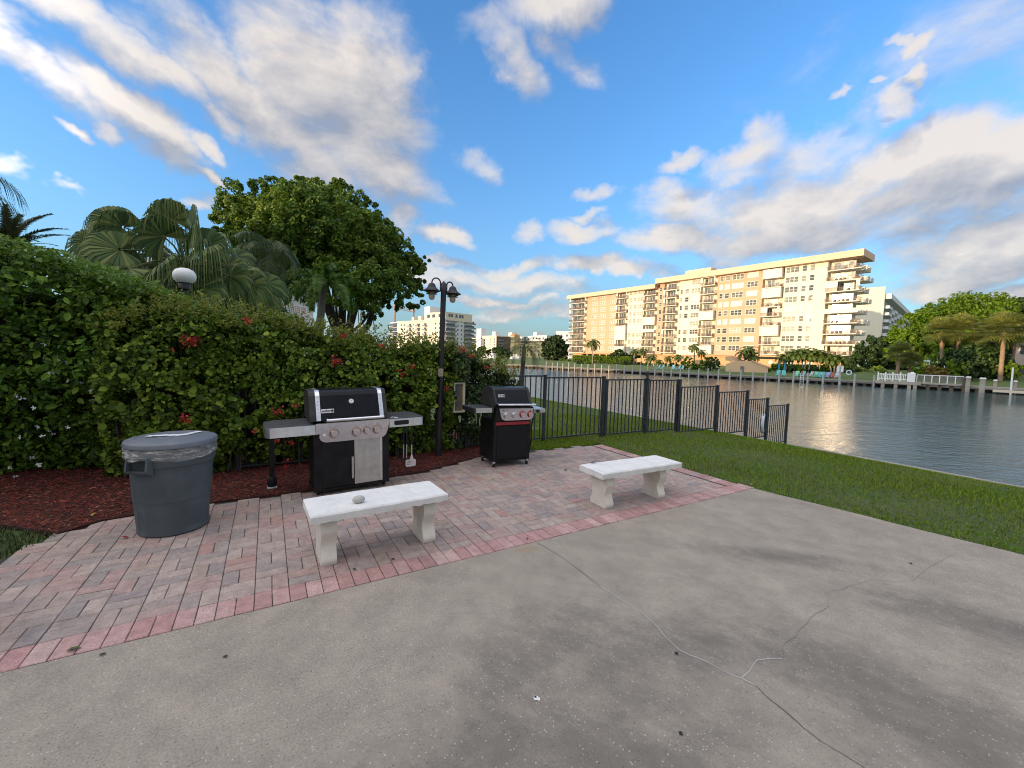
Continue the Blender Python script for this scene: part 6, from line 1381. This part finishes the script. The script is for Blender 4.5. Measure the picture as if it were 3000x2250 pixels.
a, b = span(2842, 3060, .4); L_ = (b-a).length; t = thing('slip_dock', (a.x,a.y,-1.6), 'tan dock walk and boat slip along the sloping lawn at far right', 'dock', None, math.atan2(b.y-a.y, b.x-a.x)); MB().box(0,L_,-.4,1.4,.55,.82).build('deck', deckm, t); MB().box(2.2,L_,-3.0,-2.5,.25,.55).build('lift_beam', M('beam_cream', (.60,.50,.36), .7), t)
for i in range(5): MB().box(.6+i*3,1.0+i*3,-.3,.1,-.8,.5499).build('pile', pile_m, t)
# ------------------------------------------------------------------ other buildings along the skyline
def block(name, p0, p1, D0, D1, ytop, depth, mat_, lab, roofm=None, par=.8, base_z=-.5):
    """wall plane between two bearings at two distances, up to the height seen at p0"""
    a, b = view_pt(p0, 1040, D0), view_pt(p1, 1040, D1); ang_ = math.atan2(b.y-a.y, b.x-a.x); t = thing(name, (a.x,a.y,base_z), lab, 'building', None, ang_)
    W_ = (b-a).xy.length; H_ = view_pt(p0, ytop, D0).z-base_z
    MB().box(0,W_,0,depth,0,H_-par).build('wall', mat_, t); MB().box(-.3,W_+.3,-.3,depth+.3,H_-par,H_).build('parapet', roofm or mat_, t)
    return t, W_, H_
cw = M('tower_cream', (.70,.62,.48), .85); ww = M('tower_white', (.66,.66,.66), .85); brown = M('brown_balcony', (.13,.085,.06), .8); sm_glass = M('small_window', (.06,.07,.09), .15, spec=.6)
def face_windows(t, xs_, zs_, w, h, y=-.02, name='window', mt=None, side=None, W_=0):
    me_ = MB().box(-w/2,w/2,-.05,0,0,h).build('tmp', mt or sm_glass); md = me_.data; bpy.data.objects.remove(me_)
    for x in xs_:
        for z in zs_:
            if side is None: put(name, md, t, (x,y,z))
            else: put(name, md, t, (W_+.02,x,z), R(90))
def strips(t, x0, x1, zs_, y=-1.3, mt=None, rail=True, depth=1.29, side=None, W_=0):
    for z in zs_:
        m_ = None if side is None else Matrix.Translation((W_,0,0)) @ Matrix.Rotation(R(90),4,'Z')
        b_ = MB().box(x0,x1,y,y+depth,z-.12,z+.12,m_).build('balcony', mt or ww, t)
        if rail: MB().box(x0,x1,y,y+.06,z+.121,z+1.05,m_).build('railing', M('rail_grey', (.20,.20,.21), .5), b_)
        MB().box(x0+.4,x1-.4,-.06,-.01,z+.15,z+2.1,m_).build('glass_door', sm_glass, b_)
# twelve-storey cream and white tower: long sunlit side and a white end in shade
T1, W_, H_ = block('apartment_tower', 1163, 1303, 303, 260, 942, 22, cw, 'tall cream apartment tower with white end wall, behind the lamp post', cw)
zs_ = [H_-4.2-2.75*k for k in range(11)]
face_windows(T1, [W_*f for f in (.10,.17,.36,.50,.82,.90,.96)], [z+.9 for z in zs_[:9]], 1.2, 1.2)
for f in (.26,.43,.58): strips(T1, W_*f, W_*f+3.6, zs_[:9], mt=cw)
strips(T1, -6, -.02, zs_[:10], y=.0, depth=4, rail=True)
MB().box(W_*.63,W_+.25,.0,22,H_+.001,H_+4.4).build('penthouse', cw, T1); face_windows(T1, [W_*.68,W_*.78,W_*.9], [H_+1.2], 3, 2); MB().box(W_*.44,W_*.55,6,18,H_+.001,H_+9.5).build('lift_house', ww, T1); MB().box(W_*.22,W_*.26,4,8,H_+.002,H_+3).box(W_*.36,W_*.42,4,8,H_+.002,H_+3.2).build('roof_box', cw, T1)
MB().box(W_,W_+.01,.01,21.9,0,H_-.81).build('end_wall', ww, T1)
zt = [H_-2.2-2.75*k for k in range(11)]
face_windows(T1, [10.2,13.2], [z+.9 for z in zt[:10]], .9, 1.2, side=1, W_=W_); face_windows(T1, [3,5,8.6,11.6,13.6], [H_+1.4], 1.5, 2.0, side=1, W_=W_+.25)
strips(T1, .4, 8.3, zt[:10], y=-1.2, side=1, W_=W_, depth=1.18); strips(T1, 15.2, 24.5, zt[:10], y=-1.2, side=1, W_=W_, depth=1.18)
T2, W2, H2 = block('unfinished_building', 1144, 1168, 340, 325, 945, 14, M('orange_formwork', (.55,.30,.12), .8), 'orange and white unfinished building at the left end of the cream tower', ww)
strips(T2, -1.5, W2, [H2-3-2.9*k for k in range(9)], rail=False, mt=ww)
crane_m = M('crane_orange', (.55,.26,.12), .6)
for i, (px, pt_, pb_, D, jib, lab) in enumerate([(1157,885,945,420,((1140,902),(1180,903)),'tower crane mast at the left end of the cream tower'),(1212,895,930,400,((1168,906),(1211,914)),'tower crane with a tilted jib above the cream tower roof'),(1040,975,1010,380,((1038,988),(1076,990)),'small orange crane jib showing over the hedge below the tree')]):
    q = view_pt(px, pb_, D); t = thing('tower_crane', (q.x,q.y,0), lab, 'crane', 'construction cranes on the skyline'); tz_ = view_pt(px, pt_, D).z; mb = MB(); w2 = 1.1
    for sx_ in (-1,1):
        for sy_ in (-1,1): mb.bar((sx_*w2*.5,sy_*w2*.5,0),(sx_*w2*.3,sy_*w2*.3,tz_),.28)
    z = 0
    while z < tz_-2: mb.bar((-w2*.5,-w2*.5,z),(w2*.5,-w2*.5,z+2),.2); mb.bar((w2*.5,w2*.5,z),(-w2*.5,w2*.5,z+2),.2); mb.bar((-w2*.5,-w2*.5,z+2),(-w2*.5,w2*.5,z+2),.2); z += 2
    mb.build('mast', crane_m, t); A_, B_ = view_pt(*jib[0], D)-t.location, view_pt(*jib[1], D)-t.location; mj = MB(); mj.bar(A_,B_,.45); mj.bar(A_+up*1.6,B_+up*1.6,.3)
    for k in range(9): mj.bar(A_.lerp(B_,k/9)+up*(1.6*(k % 2)), A_.lerp(B_,(k+1)/9)+up*(1.6*((k+1) % 2)), .22)
    mj.build('jib', crane_m, t); MB().box(-1.1,1.1,-1.1,1.1,A_.z if i != 1 else B_.z, (A_.z if i != 1 else B_.z)+2.4).build('cab', M('crane_cab', (.5,.42,.34), .6), t)
T3, W3, H3 = block('apartment_building', 1376, 1453, 420, 385, 985, 20, cw, 'six storey cream and brown block with a white stair tower, right of the tall tower', cw)
MB().box(W3*.30,W3*.48,-1.2,5,0,H3+7).box(W3*.72,W3*.84,4,10,H3+.001,H3+4).build('stair_tower', ww, T3)
zz_ = [1.2+2.7*k for k in range(6)]
strips(T3, W3*.04, W3*.29, zz_, mt=cw); strips(T3, W3*.49, W3*.60, zz_, mt=brown); face_windows(T3, [W3*.78,W3*.94], [z+.8 for z in zz_], 1.2, 1.4)
MB().box(W3+.001,W3+.06,.3,19.7,0,H3-.81).build('end_wall', brown, T3); strips(T3, 1.5, 8, zz_, y=-.6, depth=.58, side=1, W_=W3+.06, mt=brown)
T4, W4, H4 = block('hotel_building', 1500, 1588, 330, 300, 1000, 18, M('hotel_yellow', (.66,.52,.24), .85), 'yellow hotel with a tiled roof tower, partly behind the small palm', M('roof_terracotta', (.42,.20,.10), .85))
face_windows(T4, [W4*f for f in (.3,.42,.54,.66,.78,.9)], [1.5,4.5,7.5], 1.1, 1.6)
MB().box(-1,4,-1,4,0,H4+4.5).build('corner_tower', M('hotel_yellow', (.66,.52,.24)), T4); MB().add([(-1.8,-1.8,H4+4.501),(4.8,-1.8,H4+4.501),(4.8,4.8,H4+4.501),(-1.8,4.8,H4+4.501),(1.5,1.5,H4+6.3)], [(3,2,1,0),(0,1,4),(1,2,4),(2,3,4),(3,0,4)]).build('tower_roof', M('roof_terracotta', (.42,.20,.10)), T4)
T5, W5, H5 = block('white_building', 1478, 1555, 440, 400, 988, 16, ww, 'white flat roofed building behind the yellow hotel', ww); MB().box(2,9,3,10,H5+.001,H5+5).build('lift_house', cw, T5); face_windows(T5, [W5*f for f in (.5,.6,.7,.8,.9)], [H5-3.2], 2.0, 1.8)
T6, W6, H6 = block('white_building', 1552, 1600, 380, 360, 984, 16, ww, 'white stepped building left of the round dark tree', ww); MB().box(2,7,2,9,H6+.001,H6+3.4).build('roof_house', ww, T6); face_windows(T6, [W6*f for f in (.2,.4,.6,.8)], [H6-3.2,H6-6.2], 1.8, 1.5)
T7, W7, H7 = block('white_building', 1628, 1705, 270, 258, 971, 18, ww, 'white block behind the round dark tree, left of the peach apartments', ww); face_windows(T7, [W7*f for f in (.05,.20,.42,.7)], [H7-3.4-3*k for k in range(6)], 1.6, 1.4); strips(T7, W7*.5, W7*.95, [H7-4-3*k for k in range(6)])
T8, W8, H8 = block('apartment_tower', 2572, 2652, 225, 335, 861, 10, ww, 'white tower with staggered balconies behind the right end of the peach block', ww, 2.2)
MB().box(-1.2,-.301,-.6,10.4,0,H8+2.6).build('end_wall', cw, T8); MB().box(-.3,W8+.3,-2.6,-.301,H8-2.2,H8-.2).build('cornice', ww, T8)
nj = 11; wj = W8/nj
for k in range(10):
    for j in range(nj):
        z0_ = H8-6.0-2.75*k-1.35*(j % 2); o_ = MB().box(j*wj+.1,(j+1)*wj-.1,-2.2,-.01,z0_,z0_+.2).box(j*wj+.1,(j+1)*wj-.1,-2.2,-2.05,z0_+.2001,z0_+1.15).box(j*wj+.1,j*wj+.25,-2.0499,-.01,z0_+.2001,z0_+1.15).build('balcony', ww, T8)
for k in range(10): MB().box(.2,W8-.2,-.05,-.006,H8-5.6-2.75*k,H8-4.2-2.75*k).build('glass_door', sm_glass, T8)
T9, W9_, H9 = block('house', 2972, 3080, 108, 104, 1004, 12, M('house_pink', (.60,.46,.37), .85), 'pale pink house at the right edge of the view', M('roof_tile_grey', (.28,.25,.23), .85), .5)
face_windows(T9, [W9_*.3,W9_*.6], [1.2,4.6], 1.4, 1.6)
# boats at the left end of the far water
for i, (px, D, ln, lab, mast) in enumerate([(1420,150,11,'white motor yacht moored behind the end of the hedge',0),(1440,158,10,'white sailboat with a bare mast, right of the motor yacht',1),(1505,155,8,'small white boat moored right of the sailboat',0)]):
    q = view_pt(px, 1065, D); t = thing('moored_boat', (q.x,q.y,-1.6), lab, 'boat', 'white boats moored in the distance', R(60+i*35)); hull = MB(); n_ = 12
    for s_ in range(n_+1):
        u_ = s_/n_; wd = 1.7*math.sin(min(1,(1-u_)*2.2+.02)*math.pi/2); x = -ln/2+ln*u_
        hull.v += [(x,-wd,1.2+.7*u_*u_),(x,-wd*.7,-.2),(x,wd*.7,-.2),(x,wd,1.2+.7*u_*u_)]
    for s_ in range(n_):
        for j in range(4): hull.f.append((s_*4+j, s_*4+(j+1) % 4, s_*4+4+(j+1) % 4, s_*4+4+j))
    hull.f += [(3,2,1,0)]; hull.build('hull', vinyl, t); MB().rbox(-ln*.3,ln*.15,-1.1,1.1,1.35,2.6,.3).rbox(-ln*.2,ln*.02,-.9,.9,2.601,3.5,.2).build('cabin', vinyl, t); MB().box(-ln*.28,ln*.13,-1.11,-1.101,1.8,2.3).build('window_strip', sm_glass, t)
    if mast: MB().tube([(0,0,2),(0,0,12)], .09, 6).build('mast', vinyl, t)
